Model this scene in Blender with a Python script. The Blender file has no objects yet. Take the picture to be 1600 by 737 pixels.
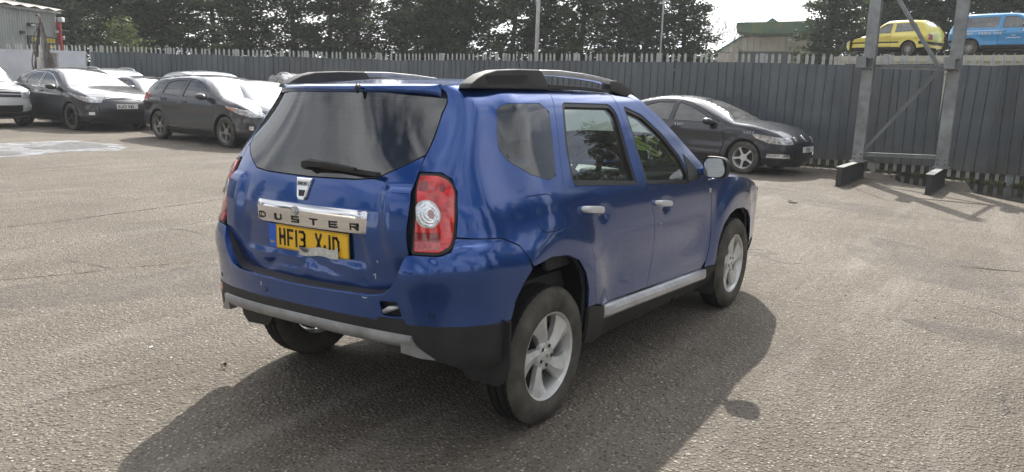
import bpy, bmesh, math, random
import numpy as np
from mathutils import Vector, Matrix, Quaternion
from mathutils.geometry import delaunay_2d_cdt
random.seed(7); np.random.seed(7)
SC = bpy.context.scene
COL = SC.collection
PI = math.pi

# ------------------------------------------------------------------ camera
cam_d = bpy.data.cameras.new("camera"); cam = bpy.data.objects.new("camera", cam_d); COL.objects.link(cam)
SC.camera = cam
CAM = np.array([-3.1178, -2.7389, 1.6330])
CR = Vector((0.56430053, -0.82496031, 0.03170814)); CU = Vector((0.14007532, 0.13352559, 0.98109623)); CF = Vector((0.8135993, 0.5491916, -0.19090515))
M = Matrix((( CR.x, CU.x, -CF.x, CAM[0]), (CR.y, CU.y, -CF.y, CAM[1]), (CR.z, CU.z, -CF.z, CAM[2]), (0, 0, 0, 1)))
cam.matrix_world = M
cam_d.sensor_width = 36.0; cam_d.lens = 36.0*1223.18/1600.0
cam_d.clip_start = 0.05; cam_d.clip_end = 2000

# ------------------------------------------------------------------ light
SUN_AZ = math.atan2(0.57, 1.0)        # from +x towards +y
SUN_EL = math.radians(41.0)
W = bpy.data.worlds.new("World"); SC.world = W; W.use_nodes = True
nt = W.node_tree; nt.nodes.clear()
def N(nt, t, **k):
    n = nt.nodes.new(t)
    for a, b in k.items():
        if hasattr(n, a): setattr(n, a, b)
        else: n.inputs[a.replace('_', ' ')].default_value = b
    return n
L = lambda nt, a, b: nt.links.new(a, b)
out = N(nt, 'ShaderNodeOutputWorld'); bg = N(nt, 'ShaderNodeBackground')
sky = N(nt, 'ShaderNodeTexSky'); sky.sky_type = 'NISHITA'; sky.sun_disc = False
sky.sun_elevation = SUN_EL; sky.sun_rotation = math.radians(90) - SUN_AZ
sky.air_density = 1.0; sky.dust_density = 2.0; sky.ozone_density = 1.2
tc = N(nt, 'ShaderNodeTexCoord'); mp = N(nt, 'ShaderNodeMapping'); mp.inputs['Scale'].default_value = (1, 1, 2.6)
n1 = N(nt, 'ShaderNodeTexNoise'); n1.inputs['Scale'].default_value = 2.6; n1.inputs['Detail'].default_value = 7; n1.inputs['Roughness'].default_value = .55
n1.inputs['Distortion'].default_value = .25
rp = N(nt, 'ShaderNodeValToRGB'); rp.color_ramp.elements[0].position = .36; rp.color_ramp.elements[1].position = .54
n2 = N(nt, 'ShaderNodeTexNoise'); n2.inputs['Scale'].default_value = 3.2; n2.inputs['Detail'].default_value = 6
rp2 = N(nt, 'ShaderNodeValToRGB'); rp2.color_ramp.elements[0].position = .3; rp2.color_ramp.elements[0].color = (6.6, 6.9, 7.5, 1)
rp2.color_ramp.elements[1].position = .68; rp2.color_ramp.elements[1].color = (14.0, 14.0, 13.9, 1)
mx = N(nt, 'ShaderNodeMix'); mx.data_type = 'RGBA'
L(nt, tc.outputs['Generated'], mp.inputs['Vector']); L(nt, mp.outputs[0], n1.inputs['Vector']); L(nt, mp.outputs[0], n2.inputs['Vector'])
L(nt, n1.outputs['Fac'], rp.inputs[0]); L(nt, n2.outputs['Fac'], rp2.inputs[0])
# thin white veil towards the horizon
sp = N(nt, 'ShaderNodeSeparateXYZ'); L(nt, tc.outputs['Generated'], sp.inputs[0])
mr = N(nt, 'ShaderNodeMapRange'); mr.inputs['From Min'].default_value = 0.0; mr.inputs['From Max'].default_value = .45; mr.inputs['To Min'].default_value = .92; mr.inputs['To Max'].default_value = 0.0
L(nt, sp.outputs[2], mr.inputs['Value'])
mxm = N(nt, 'ShaderNodeMath'); mxm.operation = 'MAXIMUM'; L(nt, mr.outputs[0], mxm.inputs[0]); L(nt, rp.outputs[0], mxm.inputs[1])
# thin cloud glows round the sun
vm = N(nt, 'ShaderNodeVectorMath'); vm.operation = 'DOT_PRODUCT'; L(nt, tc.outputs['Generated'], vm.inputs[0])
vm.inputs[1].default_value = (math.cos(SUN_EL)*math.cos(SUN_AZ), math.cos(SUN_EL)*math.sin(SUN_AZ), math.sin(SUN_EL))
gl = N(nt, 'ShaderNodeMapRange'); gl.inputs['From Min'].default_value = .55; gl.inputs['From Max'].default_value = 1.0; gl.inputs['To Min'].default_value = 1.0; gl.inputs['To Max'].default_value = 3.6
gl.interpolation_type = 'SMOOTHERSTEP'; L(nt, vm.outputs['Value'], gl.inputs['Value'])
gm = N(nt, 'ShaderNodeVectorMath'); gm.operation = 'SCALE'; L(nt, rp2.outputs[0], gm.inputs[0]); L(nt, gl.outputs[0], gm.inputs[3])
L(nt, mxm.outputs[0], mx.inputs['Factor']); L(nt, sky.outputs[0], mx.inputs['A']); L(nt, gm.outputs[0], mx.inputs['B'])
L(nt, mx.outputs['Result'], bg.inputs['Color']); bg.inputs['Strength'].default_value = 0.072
L(nt, bg.outputs[0], out.inputs['Surface'])

sd = bpy.data.lights.new("sun", 'SUN'); sun = bpy.data.objects.new("sun", sd); COL.objects.link(sun)
sd.energy = 4.8; sd.angle = math.radians(0.6); sd.color = (1.0, .955, .88)
to_sun = Vector((math.cos(SUN_EL)*math.cos(SUN_AZ), math.cos(SUN_EL)*math.sin(SUN_AZ), math.sin(SUN_EL)))
sun.rotation_euler = to_sun.to_track_quat('Z', 'Y').to_euler()
SC.view_settings.view_transform = 'Standard'; SC.view_settings.look = 'None'; SC.view_settings.exposure = 0.50; SC.view_settings.gamma = 1.0
SC.cycles.max_bounces = 8; SC.cycles.transparent_max_bounces = 24; SC.cycles.sample_clamp_indirect = 6

# ------------------------------------------------------------------ helpers
def tag(o, label=None, cat=None, group=None, kind=None):
    if label: o['label'] = label
    if cat: o['category'] = cat
    if group: o['group'] = group
    if kind: o['kind'] = kind
    return o
def empty(name, loc=(0, 0, 0), rz=0, parent=None):
    o = bpy.data.objects.new(name, None); COL.objects.link(o); o.location = loc; o.rotation_euler = (0, 0, rz); o.parent = parent
    return o
def link(name, me, mat=None, parent=None, smooth=True, label=None):
    if mat is not None and not me.materials:
        for m in (mat if isinstance(mat, (list, tuple)) else [mat]): me.materials.append(m)
    o = bpy.data.objects.new(name, me); COL.objects.link(o)
    if parent is not None: o.parent = parent
    if label: o['label'] = label
    return o
def mesh(name, V, F, smooth=False, normals=None, midx=None):
    me = bpy.data.meshes.new(name); me.from_pydata([tuple(map(float, v)) for v in V], [], [tuple(int(i) for i in f) for f in F])
    if smooth: me.polygons.foreach_set('use_smooth', [True]*len(me.polygons))
    if midx is not None: me.polygons.foreach_set('material_index', midx)
    me.update()
    if normals is not None: me.normals_split_custom_set_from_vertices([tuple(map(float, n)) for n in normals])
    return me
class MB:
    """collects simple solids into one mesh"""
    def __init__(s): s.V = []; s.F = []
    def add(s, V, F):
        b = len(s.V); s.V += [tuple(v) for v in V]; s.F += [tuple(i+b for i in f) for f in F]; return s
    def box(s, c, d, R=None, top=1.0):
        x, y, z = d[0]/2, d[1]/2, d[2]/2
        P = [(-x, -y, -z), (x, -y, -z), (x, y, -z), (-x, y, -z), (-x*top, -y*top, z), (x*top, -y*top, z), (x*top, y*top, z), (-x*top, y*top, z)]
        P = [Vector(p) for p in P]
        if R is not None: P = [R @ p for p in P]
        return s.add([p+Vector(c) for p in P], [(0, 3, 2, 1), (4, 5, 6, 7), (0, 1, 5, 4), (1, 2, 6, 5), (2, 3, 7, 6), (3, 0, 4, 7)])
    def bar(s, a, b, w, h, up=(0, 0, 1)):
        a = Vector(a); b = Vector(b); d = b-a; l = d.length; d.normalize(); up = Vector(up)
        if abs(d.dot(up)) > .98: up = Vector((1, 0, 0))
        sx = d.cross(up).normalized(); uz = sx.cross(d)
        R = Matrix((sx, d, uz)).transposed()
        return s.box((a+b)/2, (w, l, h), R)
    def tube(s, pts, r, n=8, cap=True):
        pts = [Vector(p) for p in pts]; rs = r if hasattr(r, '__len__') else [r]*len(pts)
        V = []; F = []; prev = None
        for i, p in enumerate(pts):
            d = (pts[min(i+1, len(pts)-1)]-pts[max(i-1, 0)]).normalized()
            if prev is None: prev = d.orthogonal().normalized()
            u = (prev-d*prev.dot(d)).normalized(); prev = u; v = d.cross(u)
            for k in range(n):
                a = 2*PI*k/n; V.append(p+(u*math.cos(a)+v*math.sin(a))*rs[i])
        for i in range(len(pts)-1):
            for k in range(n): F.append((i*n+k, i*n+(k+1) % n, (i+1)*n+(k+1) % n, (i+1)*n+k))
        if cap: F.append(tuple(range(n-1, -1, -1))); F.append(tuple(range((len(pts)-1)*n, len(pts)*n)))
        return s.add(V, F)
    def prism(s, poly, f0, f1):
        """poly 2D -> f0(p), f1(p) 3D points"""
        n = len(poly); V = [f0(p) for p in poly]+[f1(p) for p in poly]
        return s.add(V, [tuple(range(n)), tuple(range(2*n-1, n-1, -1))]+[(i, i+n, (i+1) % n+n, (i+1) % n) for i in range(n)])
    def loft(s, rows, close=False, capends=False):
        n = len(rows[0]); V = [p for r in rows for p in r]; F = []
        for i in range(len(rows)-1):
            for k in range(n if close else n-1):
                F.append((i*n+k, i*n+(k+1) % n, (i+1)*n+(k+1) % n, (i+1)*n+k))
        if capends: F.append(tuple(range(n-1, -1, -1))); F.append(tuple(range((len(rows)-1)*n, len(rows)*n)))
        return s.add(V, F)
    def build(s, name, mat, parent=None, smooth=False, bevel=0, label=None, seg=1, auto=None, xf=None):
        V = s.V if xf is None else [xf(v) for v in s.V]
        me = mesh(name, V, s.F, smooth)
        if bevel or auto is not None:
            bm = bmesh.new(); bm.from_mesh(me)
            bmesh.ops.recalc_face_normals(bm, faces=bm.faces)
            if bevel:
                es = [e for e in bm.edges if len(e.link_faces) == 2 and e.calc_face_angle(0) > .5]
                bmesh.ops.bevel(bm, geom=es, offset=bevel, segments=seg, profile=.6, affect='EDGES', clamp_overlap=True)
            if auto is not None:
                for e in bm.edges:
                    e.smooth = not (len(e.link_faces) == 2 and e.calc_face_angle(0) > auto)
                for f in bm.faces: f.smooth = True
            bm.to_mesh(me); bm.free()
        return link(name, me, mat, parent, label=label)

def interp(z, zs, vs):
    zs = np.asarray(zs, float); vs = np.asarray(vs, float); z = np.clip(z, zs[0], zs[-1])
    h = np.diff(zs); d = np.diff(vs)/h; m = np.zeros_like(vs); m[0] = d[0]; m[-1] = d[-1]
    for i in range(1, len(vs)-1):
        if d[i-1]*d[i] > 0: m[i] = 2*d[i-1]*d[i]/(d[i-1]+d[i])
    k = np.clip(np.searchsorted(zs, z, side='right')-1, 0, len(h)-1); t = (z-zs[k])/h[k]
    return vs[k]*(1+2*t)*(1-t)**2+m[k]*h[k]*t*(1-t)**2+vs[k+1]*t*t*(3-2*t)+m[k+1]*h[k]*t*t*(t-1)
def sm(t): t = np.clip(t, 0, 1); return t*t*(3-2*t)

def inpoly(P, loops):
    c = np.zeros(len(P), bool)
    for lp in loops:
        A = np.asarray(lp, float); B = np.roll(A, -1, 0)
        for a, b in zip(A, B):
            if a[1] == b[1]: continue
            t = (P[:, 1]-a[1])/(b[1]-a[1]); m = ((a[1] > P[:, 1]) != (b[1] > P[:, 1])) & (P[:, 0] < a[0]+t*(b[0]-a[0])); c ^= m
    return c
def segdist(P, loops):
    D = np.full(len(P), 1e9)
    for lp in loops:
        A = np.asarray(lp, float); B = np.roll(A, -1, 0)
        for a, b in zip(A, B):
            d = b-a; t = np.clip(((P-a)@d)/(d@d+1e-12), 0, 1); D = np.minimum(D, np.hypot(*(P-a-t[:, None]*d).T))
    return D
def resample(lp, h):
    o = []
    n = len(lp)
    for i in range(n):
        a = np.array(lp[i], float); b = np.array(lp[(i+1) % n], float); k = max(1, int(math.ceil(np.hypot(*(b-a))/h)))
        for j in range(k): o.append(a+(b-a)*j/k)
    return np.array(o)
def rounded(lp, r, n=4):
    """round the corners of a polygon; r is a number or one per corner"""
    o = []; m = len(lp)
    for i in range(m):
        p = np.array(lp[i], float); a = np.array(lp[i-1], float)-p; b = np.array(lp[(i+1) % m], float)-p
        la, lb = np.hypot(*a), np.hypot(*b); ri = r[i] if hasattr(r, '__len__') else r; q = min(ri, la*.48, lb*.48)
        if q < 1e-4: o.append(tuple(p)); continue
        A = p+a/la*q; B = p+b/lb*q
        for j in range(n+1):
            t = j/n; o.append(tuple(A*(1-t)**2+2*p*t*(1-t)+B*t*t))
    return o
def smoothloop(lp, k=1):
    """Chaikin"""
    for _ in range(k):
        o = []
        for i in range(len(lp)):
            a = np.array(lp[i], float); b = np.array(lp[(i+1) % len(lp)], float); o += [tuple(.75*a+.25*b), tuple(.25*a+.75*b)]
        lp = o
    return lp
def shrink(lp, d):
    P = np.array(lp, float); n = len(P)
    area = sum(P[i][0]*P[(i+1) % n][1]-P[(i+1) % n][0]*P[i][1] for i in range(n)); sg = 1 if area > 0 else -1
    o = []
    for i in range(n):
        e1 = P[i]-P[i-1]; e2 = P[(i+1) % n]-P[i]; e1 = e1/(np.hypot(*e1)+1e-9); e2 = e2/(np.hypot(*e2)+1e-9)
        n1 = np.array([-e1[1], e1[0]]); n2 = np.array([-e2[1], e2[0]]); m = n1+n2; m = m/max(.6, 1+n1@n2)
        o.append(P[i]+sg*d*m)
    return o
def panel(name, mat, parent, poly, F, holes=(), off=0.0, skirt=.014, grid=.03, fn=None, label=None, lip=0.0, disp=None):
    """a sheet cut to a 2D outline (a, b), lifted on the surface F(a, b), with edges turned inwards"""
    loops = [resample(poly, grid)]+[resample(h, grid) for h in holes]
    lo = np.min(loops[0], 0); hi = np.max(loops[0], 0)
    A, B = np.meshgrid(np.arange(lo[0]+grid*.37, hi[0], grid), np.arange(lo[1]+grid*.41, hi[1], grid), indexing='ij')
    G = np.stack([A.ravel(), B.ravel()], -1)
    if len(G):
        G = G[inpoly(G, loops)]
        if len(G): G = G[segdist(G, loops) > grid*.45]
    pts = [Vector(p) for lp in loops for p in lp]+[Vector(p) for p in G]
    ed = []; b = 0
    for lp in loops: ed += [(b+i, b+(i+1) % len(lp)) for i in range(len(lp))]; b += len(lp)
    vs, _, fs, *_r = delaunay_2d_cdt(pts, ed, [], 0, 1e-5)
    P = np.array([tuple(v) for v in vs]); T = np.array([f for f in fs if len(f) == 3])
    T = T[inpoly(P[T].mean(1), loops)]
    e = 4e-3
    def pos(a, b):
        p = F(a, b)
        return p
    X = pos(P[:, 0], P[:, 1])
    if fn is None:
        da = pos(P[:, 0]+e, P[:, 1])-pos(P[:, 0]-e, P[:, 1]); db = pos(P[:, 0], P[:, 1]+e)-pos(P[:, 0], P[:, 1]-e)
        n = np.cross(da, db); n /= np.linalg.norm(n, axis=1, keepdims=True)+1e-12
    else: n = fn(P[:, 0], P[:, 1])
    X = X+n*off
    # keep triangle winding with the normal
    fnrm = np.cross(X[T[:, 1]]-X[T[:, 0]], X[T[:, 2]]-X[T[:, 0]]); flip = (fnrm*n[T[:, 0]]).sum(1) < 0
    T[flip] = T[flip][:, ::-1]
    cnt = {}
    for t in T:
        for i in range(3):
            a, b = int(t[i]), int(t[(i+1) % 3]); cnt[(a, b)] = 1
    be = [(a, b) for (a, b) in cnt if (b, a) not in cnt]
    V = [tuple(x) for x in X]; NN = [tuple(x) for x in n]; Fc = [tuple(t) for t in T]
    if skirt:
        acc = {}
        for a, b in be:
            d = X[b]-X[a]; o = np.cross(d, n[a]); o /= np.linalg.norm(o)+1e-12
            for k in (a, b): acc[k] = acc.get(k, 0)+o
        idx = {}
        for k, o in acc.items():
            o = o/(np.linalg.norm(o)+1e-12)
            if lip:   # rounded edge: a narrow bevel first
                idx[k] = (len(V), len(V)+1, len(V)+2)
                V += [tuple(X[k]), tuple(X[k]+o*lip-n[k]*lip), tuple(X[k]+o*lip-n[k]*skirt)]
                NN += [tuple(n[k]), tuple(o), tuple(o)]
            else:
                idx[k] = (len(V), len(V)+1); V += [tuple(X[k]), tuple(X[k]-n[k]*skirt)]; NN += [tuple(o*.9+n[k]*.3), tuple(o)]
        for a, b in be:
            for q in range(len(idx[a])-1): Fc.append((idx[b][q], idx[a][q], idx[a][q+1], idx[b][q+1]))
    me = mesh(name, V, Fc, True, NN)
    return link(name, me, mat, parent, label=label)
def grid_mesh(name, mat, parent, Pts, close_u=False, label=None, flip=False, normals=None, solid=0):
    """Pts [i][j][3] -> smooth sheet"""
    Pts = np.asarray(Pts, float); I, J = Pts.shape[:2]
    V = Pts.reshape(-1, 3); F = []
    for i in range(I-1 if not close_u else I):
        for j in range(J-1):
            q = (i*J+j, i*J+j+1, ((i+1) % I)*J+j+1, ((i+1) % I)*J+j); F.append(q[::-1] if flip else q)
    me = mesh(name, V, F, True)
    return link(name, me, mat, parent, label=label)

# ------------------------------------------------------------------ materials
MATS = {}
def mat(name, col, rough=.5, metal=0.0, coat=0.0, spec=.5, bump=None, var=None, coat_rough=.03, ior=None, trans=0, emit=None, sheen=0):
    """var=(scale, amount[, colour2]); bump=(scale, strength, distance)"""
    m = bpy.data.materials.new(name); m.use_nodes = True; t = m.node_tree; p = t.nodes['Principled BSDF']
    p.inputs['Base Color'].default_value = (*col, 1); p.inputs['Roughness'].default_value = rough; p.inputs['Metallic'].default_value = metal
    p.inputs['Coat Weight'].default_value = coat; p.inputs['Coat Roughness'].default_value = coat_rough; p.inputs['Specular IOR Level'].default_value = spec
    if ior: p.inputs['IOR'].default_value = ior
    if trans: p.inputs['Transmission Weight'].default_value = trans
    if var or bump:
        c = t.nodes.new('ShaderNodeTexCoord')
    if var:
        n = t.nodes.new('ShaderNodeTexNoise'); n.inputs['Scale'].default_value = var[0]; n.inputs['Detail'].default_value = 8; n.inputs['Roughness'].default_value = .6
        t.links.new(c.outputs['Object'], n.inputs['Vector'])
        r = t.nodes.new('ShaderNodeValToRGB'); r.color_ramp.elements[0].position = .35; r.color_ramp.elements[1].position = .68
        c2 = var[2] if len(var) > 2 else tuple(min(1, x*(1+var[1])) for x in col); c1 = tuple(x*(1-var[1]) for x in col) if len(var) < 3 else col
        r.color_ramp.elements[0].color = (*c1, 1); r.color_ramp.elements[1].color = (*c2, 1)
        t.links.new(n.outputs['Fac'], r.inputs[0]); t.links.new(r.outputs[0], p.inputs['Base Color'])
        mrr = t.nodes.new('ShaderNodeMapRange'); mrr.inputs['To Min'].default_value = max(0, rough-.08); mrr.inputs['To Max'].default_value = min(1, rough+.1)
        t.links.new(n.outputs['Fac'], mrr.inputs[0]); t.links.new(mrr.outputs[0], p.inputs['Roughness'])
    if bump:
        n = t.nodes.new('ShaderNodeTexNoise'); n.inputs['Scale'].default_value = bump[0]; n.inputs['Detail'].default_value = 5
        t.links.new(c.outputs['Object'], n.inputs['Vector'])
        b = t.nodes.new('ShaderNodeBump'); b.inputs['Strength'].default_value = bump[1]; b.inputs['Distance'].default_value = bump[2]
        t.links.new(n.outputs['Fac'], b.inputs['Height']); t.links.new(b.outputs[0], p.inputs['Normal'])
    if emit: p.inputs['Emission Color'].default_value = (*emit[:3], 1); p.inputs['Emission Strength'].default_value = emit[3]
    MATS[name] = m; return m
def paint(name, col, metal=.55, flake=.0, rough=.38, dirt=.06):
    m = bpy.data.materials.new(name); m.use_nodes = True; t = m.node_tree; p = t.nodes['Principled BSDF']
    p.inputs['Metallic'].default_value = metal; p.inputs['Roughness'].default_value = rough; p.inputs['Coat Weight'].default_value = 1; p.inputs['Coat Roughness'].default_value = .04
    p.inputs['Coat IOR'].default_value = 1.55
    c = t.nodes.new('ShaderNodeTexCoord'); n = t.nodes.new('ShaderNodeTexNoise'); n.inputs['Scale'].default_value = 3.1; n.inputs['Detail'].default_value = 9; n.inputs['Roughness'].default_value = .65
    t.links.new(c.outputs['Object'], n.inputs['Vector'])
    # dust film, thicker low down
    sx = t.nodes.new('ShaderNodeSeparateXYZ'); t.links.new(c.outputs['Object'], sx.inputs[0])
    hm = t.nodes.new('ShaderNodeMapRange'); hm.inputs['From Min'].default_value = .25; hm.inputs['From Max'].default_value = .95; hm.inputs['To Min'].default_value = 1.0; hm.inputs['To Max'].default_value = .15
    t.links.new(sx.outputs[2], hm.inputs[0])
    r = t.nodes.new('ShaderNodeMapRange'); r.inputs['From Min'].default_value = .45; r.inputs['From Max'].default_value = .75; r.inputs['To Min'].default_value = dirt*.35; r.inputs['To Max'].default_value = dirt*2.4
    t.links.new(n.outputs['Fac'], r.inputs[0])
    mu = t.nodes.new('ShaderNodeMath'); mu.operation = 'MULTIPLY'; t.links.new(r.outputs[0], mu.inputs[0]); t.links.new(hm.outputs[0], mu.inputs[1])
    mixc = t.nodes.new('ShaderNodeMix'); mixc.data_type = 'RGBA'; mixc.inputs['A'].default_value = (*col, 1); mixc.inputs['B'].default_value = (.30, .27, .23, 1)
    t.links.new(mu.outputs[0], mixc.inputs['Factor']); t.links.new(mixc.outputs['Result'], p.inputs['Base Color'])
    n2 = t.nodes.new('ShaderNodeTexNoise'); n2.inputs['Scale'].default_value = 2.2; n2.inputs['Detail'].default_value = 2; t.links.new(c.outputs['Object'], n2.inputs['Vector'])
    cr = t.nodes.new('ShaderNodeMapRange'); cr.inputs['To Min'].default_value = .02; cr.inputs['To Max'].default_value = .09; t.links.new(n.outputs['Fac'], cr.inputs[0]); t.links.new(cr.outputs[0], p.inputs['Coat Roughness'])
    b = t.nodes.new('ShaderNodeBump'); b.inputs['Strength'].default_value = .10; b.inputs['Distance'].default_value = .004; t.links.new(n2.outputs['Fac'], b.inputs['Height'])
    t.links.new(b.outputs[0], p.inputs['Coat Normal']); t.links.new(b.outputs[0], p.inputs['Normal'])
    MATS[name] = m; return m
def glass(name, tint, refl_ior=1.5, rough=0.0, dust=.05):
    """window pane: tinted see-through plus mirror reflection by angle, thin dust film"""
    m = bpy.data.materials.new(name); m.use_nodes = True; t = m.node_tree; t.nodes.clear()
    o = t.nodes.new('ShaderNodeOutputMaterial'); tr = t.nodes.new('ShaderNodeBsdfTransparent'); tr.inputs[0].default_value = (*tint, 1)
    g = t.nodes.new('ShaderNodeBsdfGlossy'); g.inputs['Roughness'].default_value = rough; g.inputs['Color'].default_value = (.95, .97, 1, 1)
    f = t.nodes.new('ShaderNodeFresnel'); f.inputs[0].default_value = refl_ior
    mxs = t.nodes.new('ShaderNodeMixShader'); t.links.new(f.outputs[0], mxs.inputs[0]); t.links.new(tr.outputs[0], mxs.inputs[1]); t.links.new(g.outputs[0], mxs.inputs[2])
    d = t.nodes.new('ShaderNodeBsdfDiffuse'); d.inputs[0].default_value = (.5, .48, .45, 1)
    c = t.nodes.new('ShaderNodeTexCoord'); n = t.nodes.new('ShaderNodeTexNoise'); n.inputs['Scale'].default_value = 5; n.inputs['Detail'].default_value = 8; t.links.new(c.outputs['Object'], n.inputs['Vector'])
    r = t.nodes.new('ShaderNodeMapRange'); r.inputs['From Min'].default_value = .35; r.inputs['From Max'].default_value = .75; r.inputs['To Min'].default_value = dust*.4; r.inputs['To Max'].default_value = dust*1.8; t.links.new(n.outputs['Fac'], r.inputs[0])
    m2 = t.nodes.new('ShaderNodeMixShader'); t.links.new(r.outputs[0], m2.inputs[0]); t.links.new(mxs.outputs[0], m2.inputs[1]); t.links.new(d.outputs[0], m2.inputs[2])
    t.links.new(m2.outputs[0], o.inputs[0]); MATS[name] = m; return m

m_blue = paint('blue_metallic_paint', (.003, .054, .25), .74, rough=.25)
m_black_plastic = mat('black_plastic', (.022, .022, .023), .55, spec=.4, var=(9, .3), bump=(260, .25, .0015))
m_grey_plastic = mat('weathered_grey_plastic', (.035, .034, .033), .6, var=(7, .35), bump=(260, .25, .0015))
m_rubber = mat('rubber_seal', (.012, .012, .012), .5)
m_under = mat('underbody_black', (.010, .010, .010), .85, spec=.2)
m_tyre = mat('tyre_rubber', (.040, .038, .034), .8, spec=.3, var=(7, .4, (.12, .108, .09)), bump=(90, .3, .002))
m_tread = mat('tyre_tread', (.014, .0135, .013), .85, spec=.3, var=(30, .4))
m_alloy = mat('silver_alloy', (.68, .68, .67), .38, metal=.6, var=(14, .12))
m_chrome = mat('chrome', (.80, .80, .82), .09, metal=1.0)
m_silver = mat('satin_silver', (.50, .50, .51), .38, metal=.6, var=(8, .18))
m_skid = mat('grey_skid_paint', (.27, .27, .265), .5, metal=.2, var=(8, .25))
m_glass_dark = glass('privacy_glass', (.045, .05, .055), 1.85, dust=.035)
m_glass_rear = glass('rear_tinted_glass', (.035, .04, .045), 2.0, dust=.03)
m_glass_frit = mat('glass_black_border', (.008, .008, .009), .06, spec=1.0, coat=.6)
m_glass = glass('window_glass', (.62, .70, .66), 2.05, dust=.03)
m_interior = mat('interior_dark_grey', (.035, .037, .04), .7, var=(12, .2))
m_dash = mat('dashboard_grey', (.16, .165, .17), .55, var=(12, .12))
m_seat = mat('seat_fabric', (.03, .03, .034), .9, var=(40, .2))
m_white_plastic = mat('white_handle', (.62, .63, .64), .3, metal=.25)
m_mirror = mat('mirror_glass', (.75, .78, .78), .02, metal=1.0)
m_plate_y = mat('yellow_plate', (.85, .50, .012), .38, coat=.3)
m_plate_w = mat('white_plate', (.75, .75, .72), .38, coat=.3)
m_plate_b = mat('blue_plate_band', (.01, .10, .55), .35)
m_ink = mat('plate_black', (.01, .01, .01), .4)
ROLL = math.radians(1.5)
def bx(P):
    P = np.asarray(P, float); c, s = math.cos(ROLL), math.sin(ROLL); y = P[..., 1]; z = P[..., 2]-.5
    return np.stack([P[..., 0], y*c+z*s, .5+z*c-y*s], -1)
ZL=[.15,.20,.30,.40,.50,.60,.70,.85,.95,1.05,1.07,1.15,1.25,1.35,1.45,1.53,1.575,1.60,1.615]
HW=[.72,.79,.845,.868,.875,.88,.885,.89,.888,.880,.875,.843,.80,.76,.717,.678,.645,.61,.55]
ZR=[.15,.20,.30,.40,.50,.60,.70,.84,.90,.97,1.05,1.15,1.25,1.35,1.45,1.55,1.60]
XR=[-.60,-.64,-.71,-.775,-.81,-.822,-.820,-.812,-.785,-.757,-.75,-.728,-.692,-.655,-.62,-.585,-.565]
XG=[-.60,-.64,-.68,-.70,-.71,-.725,-.745,-.755,-.757,-.757,-.75,-.728,-.692,-.655,-.62,-.585,-.565]
RC=[.22,.25,.27,.28,.29,.31,.33,.33,.325,.315,.295,.265,.22,.18,.15,.12,.11]
BW=[.08,.08,.08,.075,.085,.09,.085,.065,.06,.06,.06,.065,.085,.125,.175,.225,.24]
SC0=.60
def rawsurf(s, z, gate):
    s, z = np.broadcast_arrays(s, z)
    hw = interp(z, ZL, HW); up = sm((z-.95)/.2); xr = interp(z, ZR, XG if gate else XR); rc = interp(z, ZR, RC)
    hr = hw-.012*up+.02*(1-sm((z-.9)/.15))*sm((z-.25)/.2)-.032*sm((z-.84)/.12)+.008*sm((z-1.2)/.3); B = interp(z, ZR, BW)
    yc = hr-rc
    for _ in range(6):
        a0 = np.arctan(B*2.3/.6*(yc/.6)**1.3); yc = hr-rc*(1-np.sin(a0))
    a0 = np.arctan(B*2.3/.6*(yc/.6)**1.3)
    t = np.clip(s/SC0, 0, 1); y1 = t*yc; x1 = xr+B*(y1/.6)**2.3
    a = a0+np.clip((s-SC0)/(1-SC0), 0, 1)*(PI/2-a0); xe = xr+B*(yc/.6)**2.3; y2 = yc+rc*(np.sin(a)-np.sin(a0)); x2 = xe+rc*(np.cos(a0)-np.cos(a)); xc = xe+rc*np.cos(a0)
    w = np.clip((s-1)/.6, 0, 1); x3 = -.5+(s-1)+(xc+.5)*(1-w)**2*(1+2*w); y3 = hr+(hw-hr)*sm((s-1)/.5)
    fx = np.clip((x3-2.2)/1.26, 0, 1); y3 = y3-.10*fx**2.2
    y = np.where(s < SC0, y1, np.where(s < 1, y2, y3)); x = np.where(s < SC0, x1, np.where(s < 1, x2, x3))
    if not gate:
        for cx, A in ((-.01, .032), (2.64, .034)):
            r = np.sqrt((x-cx)**2+np.maximum(z-.44, -.1)**2)
            y = y+A*(1-sm((r-.45)/.17))*sm((s-.95)/.25)*sm((1.12-z)/.15)
        dm = sm((x-.45)/.3)*sm((2.15-x)/.3); y = y-.012*dm*np.exp(-((z-.62)/.13)**2)
    return x, -y
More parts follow.
